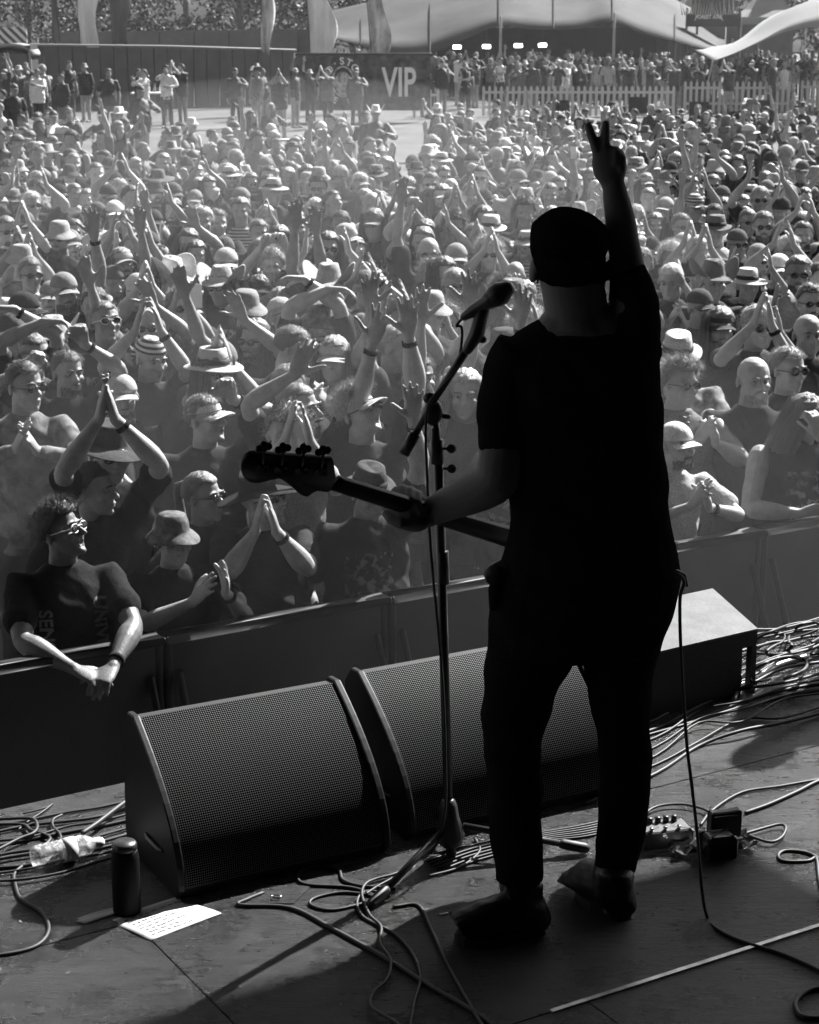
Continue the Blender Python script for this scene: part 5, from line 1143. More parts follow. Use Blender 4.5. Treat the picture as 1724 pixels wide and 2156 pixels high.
 H(1437, 522, 'clap_brow', 10, -5, st=.05, f=1, txt='bald person with hands near the mouth'),
 H(1467, 531, 'clap_brow', 15, -5, hair='hair_crop_2', hr=.5, st=.3, txt='pale-haired person right of the bald head'),
 H(1412, 546, 'down', 0, -5, hair='hair_curly_3', hr=.5, st=.05, txt='person with frizzy pale curls'),
 H(1415, 590, 'clap_chest', 20, -10, hair='hair_crop_1', hr=.5, st=.04, f=2, txt='nearly bald person by the musician\'s sleeve', mir=True),
 H(1594, 548, 'clap_chest', 10, 0, hat='cap', ht=.25, beard='beard_full', hr=.3, st=.04, eye='shades', txt='grey-bearded person in cap'),
 H(1638, 570, 'clap_high2', 10, -5, hat='cap', ht=.65, beard='beard_full', hr=.6, st=.04, txt='white-bearded person in white cap, hands joined'),
 H(1658, 527, 'down', 30, 0, hair='hair_grey_1', hr=.5, st=.05, eye='shades', txt='grey-haired person behind the white cap'),
 H(1499, 594, 'down', 15, 0, hat='cowboy', ht=.16, st=.06, txt='person in worn grey cowboy hat'),
]
def solve(x, y, eye):                    # where a person stands whose eyes are seen at x, y
    p = atz(x, y, eye); return p[0], p[1]
def facing(x, y): return math.atan2(x - 2.2, y + 0) * -1.0 * 0 + math.atan2((x-1.2), y)*-.6
placed = []; people = []
rr = random.Random(11)
print('heroes', len(HS))
def rail_ok(x, y, m=.33): 
    v = -x*U[1]*1 + y*U[0]; return v > VR + m
for h in sorted(HS, key=lambda h: -h['y']):
    scale = h['sc']*rr.uniform(.97, 1.04) if h['b'] != 'fem' else .94
    x, y = solve(h['x'], h['y'], EYE*scale)
    v = -x*U[1] + y*U[0]
    mg = .27 if h['pose'] == 'lean_rail' else .34
    if v < VR+mg or h['push']:                         # nobody stands in the rail: slide back along the line of sight and grow shorter or taller
        for _ in range(60):
            if v >= VR+mg: break
            x, y = x*1.006, y*1.006; v = -x*U[1] + y*U[0]
        k_ = (y+h['push'])/y; x, y = x*k_, y*k_
        r_ = ray(h['x'], h['y']); scale = (HC + r_[2]*(y/r_[1]))/EYE
    near = y < 13
    vx = .0062 if y < 9.5 else (.0075 if y < 14 else .0105)
    yy, pp = (h['yaw'], h['pitch']) if near else (round(h['yaw']/20)*20, round(h['pitch']/12)*12)
    s = shapes(h['pose'], yy, pp, h['roll'] if near else 0, h['b'], h['f'] if near else (2 if h['b'] == 'big' else 0), h['mo'], h['sl'], vx, seed=int(h['x']) % 7 if near else int(h['x']) % 2)
    o = person((x, y, 0), R(h['by']) + facing(x, y), s, scale, h['mir'], h['skin']*rr.uniform(.8, 1.15), h['st'], rr.choice([.02, .03, .06, .12]), h['hat'], h['ht'], h['hair'], h['hr'], h['eye'], h['beard'], h['sm'], h['hm'], h['band'], near)
    tag(o, h['txt'], 'person', 'people in the audience'); h['o'] = o
    if h['x'] == 132: hero1 = (o, s)
    Wp = [Matrix.Translation((x, y, 0)) @ Matrix.Rotation(o.rotation_euler.z, 4, 'Z') @ Matrix.Diagonal((-scale if h['mir'] else scale, scale, scale, 1)) @ Vector(q) for q in s['w']]
    if h['pose'] == 'phone':
        c_ = (Wp[0]+Wp[1])/2 + Vector((0, -.02, .095)); po = empty('phone', c_, 'dark phone held up flat in both hands over the middle of the crowd', 'phone')
        MB().box(c_, (.078, .006, .039), bev=.002).build('phone_case', 'gloss', po, False); MB().ell(c_ + Vector((.055, -.007, .022)), (.008, .002, .008)).build('camera_lens', 'chrome', po)
    if h['x'] == 1157:
        c_ = Wp[0] + Vector((0, -.02, .10)); o_ = MB().lathe([(.0, -.06), (.028, -.06), (.038, .06), (.036, .06), (.027, -.055), (0, -.054)], c_, 20).build('cup', 'white'); tag(o_, 'white cup held up above the musician\'s flat cap', 'cup')
    if h['x'] == 379:
        c_ = Wp[0] + Vector((.03, -.05, .10)); o_ = MB().box(c_, (.038, .006, .075), bev=.002).build('phone', 'white', None, False); tag(o_, 'white phone held up beside the backlit curly hair', 'phone')
    h['s'] = s; h['P'] = (x, y, scale); placed.append((x, y)); people.append(o)
# lettering down both sides of the front person's shirt, laid on the cloth
from mathutils.bvhtree import BVHTree
def shirt_text(o, s, word, x, z, size):
    cu = bpy.data.curves.new('t', 'FONT'); cu.body = word; cu.size = size; cu.align_x = 'CENTER'; cu.align_y = 'CENTER'; cu.offset = size*.03
    t = bpy.data.objects.new('t', cu); col.objects.link(t); dg = bpy.context.evaluated_depsgraph_get(); me = bpy.data.meshes.new_from_object(t.evaluated_get(dg)); bpy.data.objects.remove(t); me.materials.clear()
    bv = BVHTree.FromPolygons([v.co for v in s['shirt'].vertices], [p.vertices for p in s['shirt'].polygons])
    for v in me.vertices:
        a, b = v.co.x, v.co.y; X, Z = x + b, z - a; hit = bv.ray_cast(Vector((X, -1, Z)), Vector((0, 1, 0)))[0]; v.co = (X, (hit.y if hit else -.13)-.003, Z)
    me.materials.append(mat('pale_shirt_print', .16, .9, .1)); q = bpy.data.objects.new('shirt_lettering', me); col.objects.link(q); q.parent = o
for ch in list(hero1[0].children):
    if ch.name.startswith('shirt'): sh_o = ch
shirt_text(sh_o, hero1[1], 'UNIVERSE', .115, 1.20, .075); shirt_text(sh_o, hero1[1], 'SENSAV', -.115, 1.20, .075)
# ---- the rest, filling the field ----
POOL = []
pz = ['clap_high2', 'clap_brow', 'clap_chest', 'arms_wide', 'down', 'down', 'one_up', 'drink', 'clap_side', 'crossed', 'clap_brow', 'down', 'hand_face', 'down', 'clap_brow', 'clap_chest', 'one_fist', 'clap_side', 'lean_up', 'clap_chest']
for i, p in enumerate(pz):
    POOL.append((p, shapes(p, (0, 15, 0, 15, -12)[i % 5], 0, 0, ('mid', 'big', 'mid', 'fem', 'mid', 'slim')[i % 6], i % 3, 0, ('tee', 'tee', 'long', 'tee', 'tank')[i % 5], .0105, seed=i)))
HT = [('cap', .35, 'white cap'), ('cap', .04, 'black cap'), ('cap', .2, 'grey cap'), ('bucket', .3, 'pale bucket hat'), ('bucket', .06, 'dark bucket hat'), ('straw', .4, 'straw hat'), ('cowboy', .3, 'cowboy hat'), ('beanie', .05, 'beanie'), ('cap_back', .1, 'reversed cap'), ('visor', .4, 'visor'), ('fedora', .15, 'brimmed hat')]
HR = [('hair_short_1', .05, 'short dark hair'), ('hair_short_4', .14, 'short fair hair'), ('hair_grey_1', .3, 'grey hair'), ('hair_long_1', .06, 'long dark hair'), ('hair_long_3', .22, 'long fair hair'), ('hair_curly_5', .15, 'curly hair'), (None, 0, 'a bald head'), ('hair_short_6', .03, 'dark hair'), ('hair_curly_1', .05, 'dark curly hair'), ('hair_long_2', .05, 'dark long hair'), ('hair_crop_2', .1, 'cropped hair'), ('hair_pony_1', .1, 'tied-back hair')]
SH = [(.02, None, 'black top'), (.03, 'print', 'printed dark tee'), (.02, 'print', 'printed black tee'), (.04, None, 'dark top'), (.14, None, 'grey top'), (.55, None, 'white top'), (.3, None, 'pale top'), (.1, 'floral', 'patterned shirt'), (.1, 'plaid', 'checked shirt'), (.1, 'stripe', 'striped top')]
SW = [5, 5, 5, 6, 3, 2, 2, 1, 1, 1]
lms = [(h['x'], h['y'], h['txt']) for h in HS]
SHORT = {132: 'the light-framed glasses', 362: 'the camouflage bucket hat', 228: 'the grey polo shirt', 222: 'the white-framed sunglasses', 354: 'the white cowboy hat', 364: 'the tall white tee', 66: 'the white-haired clapper', 663: 'the blonde long hair', 782: 'the white scoop-necked top', 802: 'the dark hooded top', 572: 'the raised phone', 907: 'the mottled patterned shirt', 1013: 'the bald black-tee clapper', 902: 'the bald sunglasses', 1033: 'the small pale trilby', 1380: 'the white cap by the fingers', 1420: 'the arms folded overhead', 1599: 'the elbows-out clapper', 1606: 'the long dark beard', 1499: 'the grey cowboy hat', 1698: 'the right-edge bald head', 1583: 'the large bald beard', 1425: 'the long white beard', 560: 'the printed polo', 930: 'the broad straw hat', 154: 'the broad black tee', 489: 'the fair long hair', 1688: 'the right-edge cap', 1514: 'the very long hair', 311: 'the striped head scarf', 762: 'the shouting visor', 671: 'the pale bucket hat', 1157: 'the flat cap top', 1638: 'the white-bearded cap'}
LM = [(x, h['y'], t) for x, t in SHORT.items() for h in HS if h['x'] == x] + [(1258, 262, 'the raised fingers'), (850, 270, 'the bare ground patch'), (640, 300, 'the metal crowd rail')]
used = set(h['txt'] for h in HS)
def uniq(desc, X, Y):
    c = sorted(LM, key=lambda l: math.hypot(l[0]-X, (l[1]-Y)*1.6))
    for n_ in ('', 'second ', 'third ', 'fourth ', 'fifth '):
        for lx, ly, t in c[:9]:
            dx, dy = X-lx, Y-ly
            rel = ('behind' if dy < 0 else 'in front of') if abs(dy)*1.2 > abs(dx) else ('left of' if dx < 0 else 'right of')
            if abs(dx) > 40 and abs(dy) > 18: rel = ('behind and ' if dy < 0 else 'in front and ') + ('left of' if dx < 0 else 'right of')
            s = '%s, %s%s %s' % (desc, n_, rel, t)
            if s not in used and len(s.split()) <= 16: used.add(s); return s
    return None
def hidden(x, y, z=1.6):                 # behind the musician: nothing of them shows
    a, b = px((x, y, 1.62)); return 1085 < a < 1370 and b > 640 or (1135 < a < 1265 and 480 < b < 640)
cand = []
y = 7.0
while y < 82:
    sp = .55 if y < 16 else (.60 if y < 24 else (.85 if y < 31 else (1.15 if y < 46 else 1.5)))
    hw = .2155*y + .5; x = -hw + rr.uniform(0, sp)
    while x < hw:
        cand.append((x + rr.uniform(-.16, .16), y + rr.uniform(-.2, .2))); x += sp*rr.uniform(.85, 1.15)
    y += sp*rr.uniform(.9, 1.0)
stuff_spots = []; NI = 300
def open_ground(X, Yp): return (795 < X < 905 and 205 < Yp < 330) or (785 < X < 900 and Yp < 230) or (150 < X < 880 and Yp < 232 and rr.random() < .86) or (Yp < 215 and X < 880 and rr.random() < .5)
fill = []
for (x, y) in sorted(cand, key=lambda c: c[1]):
    if not rail_ok(x, y, .4) or hidden(x, y): continue
    X, Y_ = px((x, y, 1.62))
    if X < -40 or X > 1765 or open_ground(X, Y_): continue
    if X > 900 and (47 < y < 64 or y > 80): continue
    md = .36 if y < 16 else .40
    if any((x-a)**2*1.3 + (y-b)**2 < md*md for a, b in placed): continue
    placed.append((x, y)); fill.append((x, y, X, Y_))
for X, Yh in ((90, 150), (178, 143), (228, 160), (290, 138), (382, 136), (495, 150), (540, 152), (588, 165), (620, 130), (652, 140), (750, 150), (105, 200), (145, 190), (30, 196), (350, 150), (690, 150)):
    x, y = solve(X, Yh, EYE); y2 = min(y, 57 + (X % 5)); x *= y2/y; fill.append((x, y2, X, Yh))
for (x, y, X, Y_) in fill:
    if len(people) >= NI: stuff_spots.append((x, y)); continue
    p, s = POOL[rr.randrange(len(POOL))] if y < 15 or rr.random() < .45 else POOL[rr.choice([2, 4, 5, 7, 9, 11, 12, 13])]
    if rr.random() < .4: hat, ht, hd = rr.choice(HT); hair, hrt = (rr.choice([None, 'hair_crop_2', 'hair_long_1']), .1)
    else: hat = None; ht = 0; hair, hrt, hd = rr.choice(HR)
    st, sm, sd_ = rr.choices(SH, SW)[0]; eye = rr.choice(['shades', None, None])
    lab = uniq('person with %s and %s, %s' % (hd, sd_, PTXT[p]) if not hat else 'person in %s and %s, %s' % (hd, sd_, PTXT[p]), X, Y_)
    if lab is None: lab = uniq('person in ' + sd_ + ', ' + PTXT[p], X, Y_) or uniq('person in ' + sd_, X, Y_) or 'person in %s in the crowd' % sd_
    if hat and hair and 'long' in hair and hat in ('bucket', 'beanie'): hair = None
    o = person((x, y, 0), facing(x, y) + R(rr.uniform(-18, 18)), s, rr.uniform(.93, 1.05), rr.random() < .5, rr.uniform(.2, .38), st, rr.choice([.02, .03, .06, .15]), hat, ht, hair, hrt, eye, rr.choice([None, None, None, 'beard_full', 'beard_short']), sm)
    tag(o, lab, 'person', 'people in the audience'); people.append(o)
print('people', len(people), 'stuff', len(stuff_spots))
# ---- far crowd, too many to single out: one mesh ----
def low(me, ratio):
    o = bpy.data.objects.new('t', me); col.objects.link(o); d = o.modifiers.new('d', 'DECIMATE'); d.ratio = ratio
    dg = bpy.context.evaluated_depsgraph_get(); dg.update(); e = o.evaluated_get(dg); m2 = e.to_mesh(); m2.calc_loop_triangles()
    v = np.empty(len(m2.vertices)*3); m2.vertices.foreach_get('co', v); t = np.empty(len(m2.loop_triangles)*3, int); m2.loop_triangles.foreach_get('vertices', t)
    e.to_mesh_clear(); bpy.data.objects.remove(o); return v.reshape(-1, 3), t.reshape(-1, 3)
LOW = []
for p, s in [POOL[i] for i in (4, 5, 7, 9, 11, 12, 2, 13, 1, 6)]:
    LOW.append(dict(body=low(s['body'], .04), shirt=low(s['shirt'], .12), trousers=low(s['trousers'], .2), Mh=np.array(s['Mh'])))
LH = {k: low(worn(k), .12 if 'hair' in k else .4) for k in ('hair_short_1', 'hair_long_1', 'hair_curly_5', 'cap', 'straw', 'bucket', 'cowboy')}
VV, TT, CC = [], [], []; n = 0
def X_seat(x, y): return 29 < y < 50 and (px((x, y, 1.2))[0] > 900 or rr.random() < .6)
def put(v, t, c):
    global n
    VV.append(v); TT.append(t+n); CC.append(np.full(len(v), c)); n += len(v)
for (x, y) in stuff_spots:
    L = rr.choice(LOW); a = facing(x, y) + R(rr.uniform(-60, 60)); s = rr.uniform(.92, 1.05); mx = rr.choice([-1, 1]); ca, sa_ = math.cos(a), math.sin(a)
    Xp, Yp = px((x, y, 1.6)); dz = -.0
    Rz = np.array([[ca, -sa_, 0], [sa_, ca, 0], [0, 0, 1]])*s; off = np.array([x, y, dz])
    seat = X_seat(x, y)
    def f(v):
        v = v*[mx, 1, 1]
        if seat: v = v.copy(); lo = v[:, 2] < .85; v[lo, 1] -= .35*np.sin(v[lo, 2]/.85*3.1)*.8; v[:, 2] = np.where(lo, v[:, 2]*.42, v[:, 2]-.493)
        return v @ Rz.T + off
    put(f(L['body'][0]), L['body'][1], rr.uniform(.18, .34)); put(f(L['shirt'][0]), L['shirt'][1], rr.choices([.02, .04, .1, .3, .55], [6, 4, 2, 1.2, 1.5])[0]); put(f(L['trousers'][0]), L['trousers'][1], rr.choice([.02, .04, .1, .25]))
    k = rr.choices(list(LH), [5, 3, 2, 4, 1, 1, 1])[0]; hv = LH[k][0] @ L['Mh'][:3, :3].T + L['Mh'][:3, 3]; put(f(hv), LH[k][1], rr.choice([.04, .06, .15, .3, .5] if 'hair' not in k else [.03, .04, .08, .15, .35]))
me = bpy.data.meshes.new('crowd'); v = np.vstack(VV); t = np.vstack(TT); c = np.concatenate(CC)
me.vertices.add(len(v)); me.vertices.foreach_set('co', v.ravel()); me.loops.add(len(t)*3); me.loops.foreach_set('vertex_index', t.ravel()); me.polygons.add(len(t)); me.polygons.foreach_set('loop_start', np.arange(0, len(t)*3, 3)); me.polygons.foreach_set('loop_total', np.full(len(t), 3)); me.update(); me.validate()
at = me.attributes.new('tone', 'FLOAT', 'POINT'); at.data.foreach_set('value', c); me.shade_smooth()
cm = bpy.data.materials.new('crowd_cloth_and_skin'); cm.use_nodes = True; nt = cm.node_tree; an = nt.nodes.new('ShaderNodeAttribute'); an.attribute_name = 'tone'
nt.links.new(mul(nt, an.outputs['Fac'], ramp(nt, noise(nt, coords(nt), 12), .3, .8, .7, 1.2)), nt.nodes['Principled BSDF'].inputs['Base Color']); nt.nodes['Principled BSDF'].inputs['Roughness'].default_value = .7
me.materials.append(cm); o = bpy.data.objects.new('crowd', me); col.objects.link(o); tag(o, kind='stuff')
print('crowd faces', len(t))
# ================= fences, flags, tents and trees beyond the crowd =================
def G(x, d): return atY(x, 200, d)*[1, 1, 0]          # ground below picture column x at distance d
def zat(y, d): return float(atY(862, y, d)[2])
M['panel'] = mat('fence_panel', .085, .8, .2, var=.15, vscale=1.5, bump=.1)
M['panel2'] = mat('rear_panel', .12, .8, .2, var=.15, vscale=1.5)
M['canvas'] = mat('tent_canvas', .055, .85, .15, var=.35, vscale=.5, bump=.25, bscale=3)
M['whitecanvas'] = mat('white_canvas', .22, .8, .15, var=.06, vscale=2, bump=.15, bscale=3)
M['darkcanvas'] = mat('dark_canvas', .04, .9, .1, var=.2, vscale=2)
M['picket'] = mat('white_picket', .5, .6, .3, var=.1, vscale=9)
def panel_fence(name, x0, x1, y0, y1, d0, d1, step, m, label, cap=None, th=.05):
    A_, B_ = G(x0, d0), G(x1, d1); L = np.linalg.norm(B_-A_); u = (B_-A_)/L; n_ = np.array([-u[1], u[0], 0]); z0, z1 = zat(y0, d0), zat(y1, d1)
    r = empty(name, (A_+B_)/2, label, 'panel fence'); k = int(L/step); 
    for i in range(k):
        a, b = A_+u*L*i/k, A_+u*L*(i+1)/k; za = z0+(z1-z0)*i/k; zb = z0+(z1-z0)*(i+1)/k; g = u*.025
        mb = MB(); pts = [a+g, b-g]; zz = [za, zb]; off = n_*(.02 if i % 2 else 0)
        mb.ring_loft([[pts[0]+off, pts[1]+off, pts[1]+off+[0, 0, zz[1]], pts[0]+off+[0, 0, zz[0]]], [pts[0]+off+n_*th, pts[1]+off+n_*th, pts[1]+off+n_*th+[0, 0, zz[1]], pts[0]+off+n_*th+[0, 0, zz[0]]]], cap=False)
        mb.f = [tuple(f) for f in mb.f] + [(0, 1, 2, 3), (7, 6, 5, 4)]; mb.build('fence_panel', m, r, False)
        p = a - n_*.03; MB().tube([p, p+[0, 0, za]], [.03, .03], 8).build('post', 'blackmetal', r)
    if cap: MB().tube([A_ - n_*.02 + [0, 0, z0+.05], (A_+B_)/2 + [0, 0, (z0+z1)/2+.09], B_ - n_*.02 + [0, 0, z1+.05]], [(.035, .12)]*3, 8, ref=(0, 0, 1)).build('roof_edge', cap, r)
    return r
panel_fence('panel_fence', 68, 622, 97, 108, 66, 71, .48, 'panel', 'long ribbed fence wall with a sunlit pale cap behind the standing people at upper left', 'whitecanvas')
panel_fence('panel_fence', 118, 700, 68, 60, 84, 86, 1.35, 'panel2', 'taller plain panel fence behind the ribbed wall with the pale cap')
# portable cabin with an arched roof at the left edge
c = G(28, 62); r = empty('portable_toilet', c, 'dark cabin with pale arched roof edge at the far left', 'cabin'); w = .62; zt = zat(96, 62)
MB().box(c + [0, .6, zt/2], (w, .6, zt/2)).build('cabin_wall', 'darkcanvas', r, False)
arc = [c + [w*1.12*math.sin(t), -.03, zt - .28 + .34*math.cos(t)] for t in np.linspace(-1.5, 1.5, 13)]
rf = MB(); rf.ring_loft([[p + [0, dy, 0] for p in arc] + [p + [0, dy, -.08] for p in arc[::-1]] for dy in (0, 1.3)]); rf.build('arched_roof', 'whitecanvas', r)
MB().box(c + [0, -.015, zt*.47], (w*.8, .012, zt*.42)).build('door', 'panel', r, False)
MB().tube([c + [w-.02, -.03, .1], c + [w-.02, -.03, zt-.2]], [.045, .045], 8).build('corner_post', 'whitecanvas', r)
MB().box(G(28, 64) + [0, 0, zat(74, 64)], (.55, .03, .26)).build('striped_board', wave_mat('chevron_board', 2.2, 'DIAGONAL', .08, .6), None, False)
tag(bpy.data.objects['striped_board'], 'small striped board above the cabin at the far left', 'sign board')
# feather flags
def flag(x, yb, d, tone_, wid, label, lean=.0, ht=3.4, wave=1, seed=0):
    b = G(x, d); zb = zat(yb, d)-.1; r = empty('feather_flag', b, label, 'feather flag', 'tall feather flags above the fences')
    pole = [b, b+[0, 0, 1.5], b+[lean*.3, 0, zb+1.5], b+[lean, 0, zb+ht], b+[lean+wid*.6, 0, zb+ht+.35]]; P2 = cr(pole, 4); MB().tube(P2, [.022]*len(P2), 8).build('pole', 'blackmetal', r)
    N, K = 16, 6; g = []
    for i in range(N+1):
        t = i/N; z = zb + ht*t; w = wid*(.55+.45*math.sin(t*2.6+.4))*(1-.2*t); cx = b[0] + lean*t*t
        for j in range(K+1):
            s_ = j/K; g.append([cx + w*s_*(.85+.15*math.sin(t*9+seed)), b[1] + .10*math.sin(s_*7+t*6*wave+seed), z - .25*s_*(1-t) + .05*math.sin(s_*5+seed)])
    m = MB().add(g, [(i*(K+1)+j, i*(K+1)+j+1, (i+1)*(K+1)+j+1, (i+1)*(K+1)+j) for i in range(N) for j in range(K)]); o = m.build('flag_cloth', tone_, r); q = o.modifiers.new('s', 'SOLIDIFY'); q.thickness = .006
    return r
fm1 = mat('flag_cloth_pale', .60, .8, .1, var=.25, vscale=1.2, stretch=(3, 1, .6)); fm2 = mat('flag_cloth_dark', .10, .85, .1, var=.3, vscale=1.2, stretch=(3, 1, .6)); fm3 = mat('flag_cloth_printed', .34, .85, .1, var=.95, vscale=1.1, stretch=(2.5, 1, .8))
flag(116, 82, 72, fm2, .35, 'narrow dark flag at far left above the panel fence', .15, seed=1)
flag(172, 86, 70, fm1, .95, 'bright sunlit flag left of the dark flag above the fence', .10, seed=2)
flag(243, 86, 70, fm2, .85, 'dark flag beside the bright sunlit one', -.25, seed=3)
flag(552, 98, 70, fm3, .55, 'printed flag above the right end of the ribbed wall', .1, seed=4)
flag(655, 112, 66, fm1, 1.05, 'large pale flag rising behind the printed banner', -.30, seed=5)
flag(782, 110, 66, fm3, .8, 'printed flag in front of the large grey tent', -.35, seed=6)
# printed banner wall with emblem and VIP
d = 60; a, b = G(624, d), G(906, d); zt, zb = zat(115, d), .35; L = b[0]-a[0]
r = empty('banner_wall', (a+b)/2, 'mottled printed banner wall with round lettered emblem and big VIP letters', 'banner')
MB().box([(a[0]+b[0])/2, d+.03, (zt+zb)/2], (L/2, .02, (zt-zb)/2)).build('banner_cloth', mat('printed_banner', .085, .85, .1, var=.8, vscale=3.5), r, False)
MB().tube([[a[0], d, zt+.02], [b[0], d, zt+.02]], [.035]*2, 8).build('top_rail', 'blackmetal', r)
def text(s, loc, size, m, parent, rot=0, sx=1, name='lettering', ext=.01):
    cu = bpy.data.curves.new('t', 'FONT'); cu.body = s; cu.size = size; cu.extrude = ext; cu.align_x = 'CENTER'; cu.align_y = 'CENTER'; cu.offset = size*.02
    o = bpy.data.objects.new('t', cu); col.objects.link(o); dg = bpy.context.evaluated_depsgraph_get(); me = bpy.data.meshes.new_from_object(o.evaluated_get(dg)); bpy.data.objects.remove(o)
    me.transform(Matrix.Translation(Vector(loc)) @ Matrix.Rotation(rot, 4, 'Y') @ Matrix.Rotation(math.pi/2, 4, 'X') @ Matrix.Diagonal((sx, 1, 1, 1)))
    me.transform(Matrix.Translation(-wl(parent))); me.materials.clear(); me.materials.append(m if not isinstance(m, str) else M[m]); q = bpy.data.objects.new(name, me); col.objects.link(q); q.parent = parent; return q
wt = mat('white_print', .75, .8, .1, var=.05)
p = atY(840, 176, d-.02); text('VIP', [p[0], d-.01, p[2]], 1.22, wt, r, sx=.62)
ec = atY(722, 172, d-.02); ring = MB(); Rr = .50
ring.tube([[ec[0]+Rr*.66*math.cos(t), d-.005, ec[2]+Rr*.9*math.sin(t)] for t in np.linspace(0, 6.283, 30)], [(.03, .01)]*30, 6, round_=False); ring.ell([ec[0], d, ec[2]-.05], (.26, .01, .36)); ring.build('emblem', mat('emblem_print', .38, .8, .1, var=.8, vscale=9), r)
for i, ch in enumerate('ID·STO'):
    t = math.pi*(.95 - .72*i/5); text(ch, [ec[0]+Rr*.98*math.cos(t), d-.012, ec[2]+Rr*1.22*math.sin(t)], .30, wt, r, rot=-(t-math.pi/2)*1.0)
for i, ch in enumerate('NE'):
    t = math.pi*(1.2+.13*i); text(ch, [ec[0]+Rr*.98*math.cos(t), d-.012, ec[2]+Rr*1.3*math.sin(t)], .26, wt, r, rot=-(t+math.pi/2))
# table with bottles
tz = .88; c = G(318, 60); t = empty('folding_table', c, 'white-topped table with bottles in front of the ribbed wall', 'table')
MB().box(c + [0, 0, tz], (.58, .3, .02)).build('tabletop', 'white', t, False)
for sx in (-.5, .5):
    for sy in (-.24, .24): MB().tube([c + [sx, sy, 0], c + [sx, sy, tz-.02]], [.018]*2, 8).build('leg', 'blackmetal', t)
for i, x in enumerate((-.05, .12, .30, .42)):
    o = MB().lathe([(0, 0), (.04, .004), (.04, .16), (.016, .22), (.016, .27), (0, .272)], c + [x, 0, tz+.022], 14).build('bottle', 'whitecanvas' if i % 2 else 'glass'); tag(o, ['bottle at the left on the white-topped table', 'second bottle on the white-topped table', 'bottle right of centre on the white-topped table', 'outermost right bottle on the white-topped table'][i], 'bottle', 'bottles on the far table')
# picket fences
def picket(x0, x1, y, d, label):
    a, b = G(x0, d), G(x1, d); L = b[0]-a[0]; zt = zat(y, d); r = empty('picket_fence', (a+b)/2, label, 'picket fence', 'white picket fence runs beyond the crowd')
    m = MB(); n = int(L/.19)
    for i in range(n+1):
        x = a[0] + L*i/n; w = .045
        m.ring_loft([[np.array(q) for q in ((x-w, yy, .02), (x+w, yy, .02), (x+w, yy, zt-.07), (x, yy, zt), (x-w, yy, zt-.07))] for yy in (d, d+.02)])
    m.build('pickets', 'picket', r, False)
    for z in (zt*.3, zt*.78): MB().box([(a[0]+b[0])/2, d+.035, z], (L/2, .012, .04)).build('rail', 'picket', r, False)
picket(872, 922, 186, 62, 'short white picket fence run beside the banner wall')
picket(1018, 1418, 180, 63, 'long white picket fence run behind the raised fingers')
picket(1442, 1660, 170, 65, 'white picket fence run below the tent corner at right')
picket(1688, 1760, 168, 66, 'white picket fence run at the right edge')
# steel pedestrian rails inside the crowd
def pedrail(x0, y0, x1, y1, label):
    A_ = atz(x0, y0, 1.1); B_ = atz(x1, y1, 1.1); r = empty('steel_rail', (A_+B_)/2*[1, 1, 0], label, 'crowd rail', 'steel crowd rails inside the audience')
    g = A_*[1, 1, 0]; h = B_*[1, 1, 0]; up_ = np.array([0, 0, 1.])
    MB().tube([g, g+up_*.98, g+(h-g)*.03+up_*1.09, h-(h-g)*.03+up_*1.09, h+up_*.98, h], [.022]*6, 10).build('top_tube', 'brightsteel', r)
    m = MB(); n = int(np.linalg.norm(h-g)/.13)
    for i in range(1, n): q = g+(h-g)*i/n; m.tube([q+up_*.2, q+up_*1.08], [.008]*2, 6)
    m.tube([g+up_*.2, h+up_*.2], [.018]*2, 8); m.build('bars', 'brightsteel', r)
M['brightsteel'] = mat('galvanised', .6, .35, .5, metal=.4, var=.1)
pedrail(478, 296, 662, 292, 'steel rail section running level through the crowd'); pedrail(662, 340, 748, 293, 'steel rail section slanting up to the right, catching the sun'); pedrail(398, 336, 448, 300, 'short slanting steel rail left of the level one')
# ---- big grey stretch tent ----
def sheet_surf(name, rows, m, parent, k=4, th=.02):
    R2 = [cr(r_, k) for r_ in rows]; n_ = len(R2[0]); cols = [cr([r_[j] for r_ in R2], 3) for j in range(n_)]; K = len(cols[0])
    g = [cols[j][i] for i in range(K) for j in range(n_)]; mb = MB().add(g, [(i*n_+j, i*n_+j+1, (i+1)*n_+j+1, (i+1)*n_+j) for i in range(K-1) for j in range(n_-1)])
    o = mb.build(name, m, parent); q = o.modifiers.new('s', 'SOLIDIFY'); q.thickness = th; return o
D = 76
tent = empty('stretch_tent', G(1100, 84), 'big grey stretch tent with dark open front and two poles behind the picket fence', 'stretch tent')
xs = [690, 760, 830, 905, 975, 1050, 1110, 1165, 1230, 1289, 1350, 1420, 1530]
ye = [78, 96, 110, 112, 84, 54, 60, 62, 58, 46, 70, 88, 116]
ym = [66, 50, 34, 20, 6, -6, -8, -2, -4, -16, 8, 40, 100]
front = [atY(x, y, D) for x, y in zip(xs, ye)]
mid = [atY(x, y, D+5) for x, y in zip(xs, ym)]
ridge = [atY(x, y-42, D+11) for x, y in zip(xs, ym)]
back = [np.array([r_[0], D+20, max(1.6, f[2])]) for r_, f in zip(ridge, front)]
sheet_surf('canopy', [front, mid, ridge, back], 'canvas', tent)
for x in (760, 905, 1050, 1165, 1289, 1420):
    j = xs.index(x); MB().tube(cr([p + [0, -.03, .03] for p in (front[j], mid[j], ridge[j])], 5), [.035]*11, 6).build('seam', mat('canvas_seam', .03, .9, .1) if x == 760 else bpy.data.materials['canvas_seam'], tent)
for x, y, yy in ((1052, 36, 54), (1289, 28, 46)):
    b = G(x, D-.1); MB().tube([b, [b[0], D-.1, zat(y, D)]], [.07, .05], 10).build('pole', mat('tent_pole', .35, .6, .3, var=.2) if x == 1052 else M['tent_pole'], tent)
    if x == 1052: M['tent_pole'] = bpy.data.materials['tent_pole']
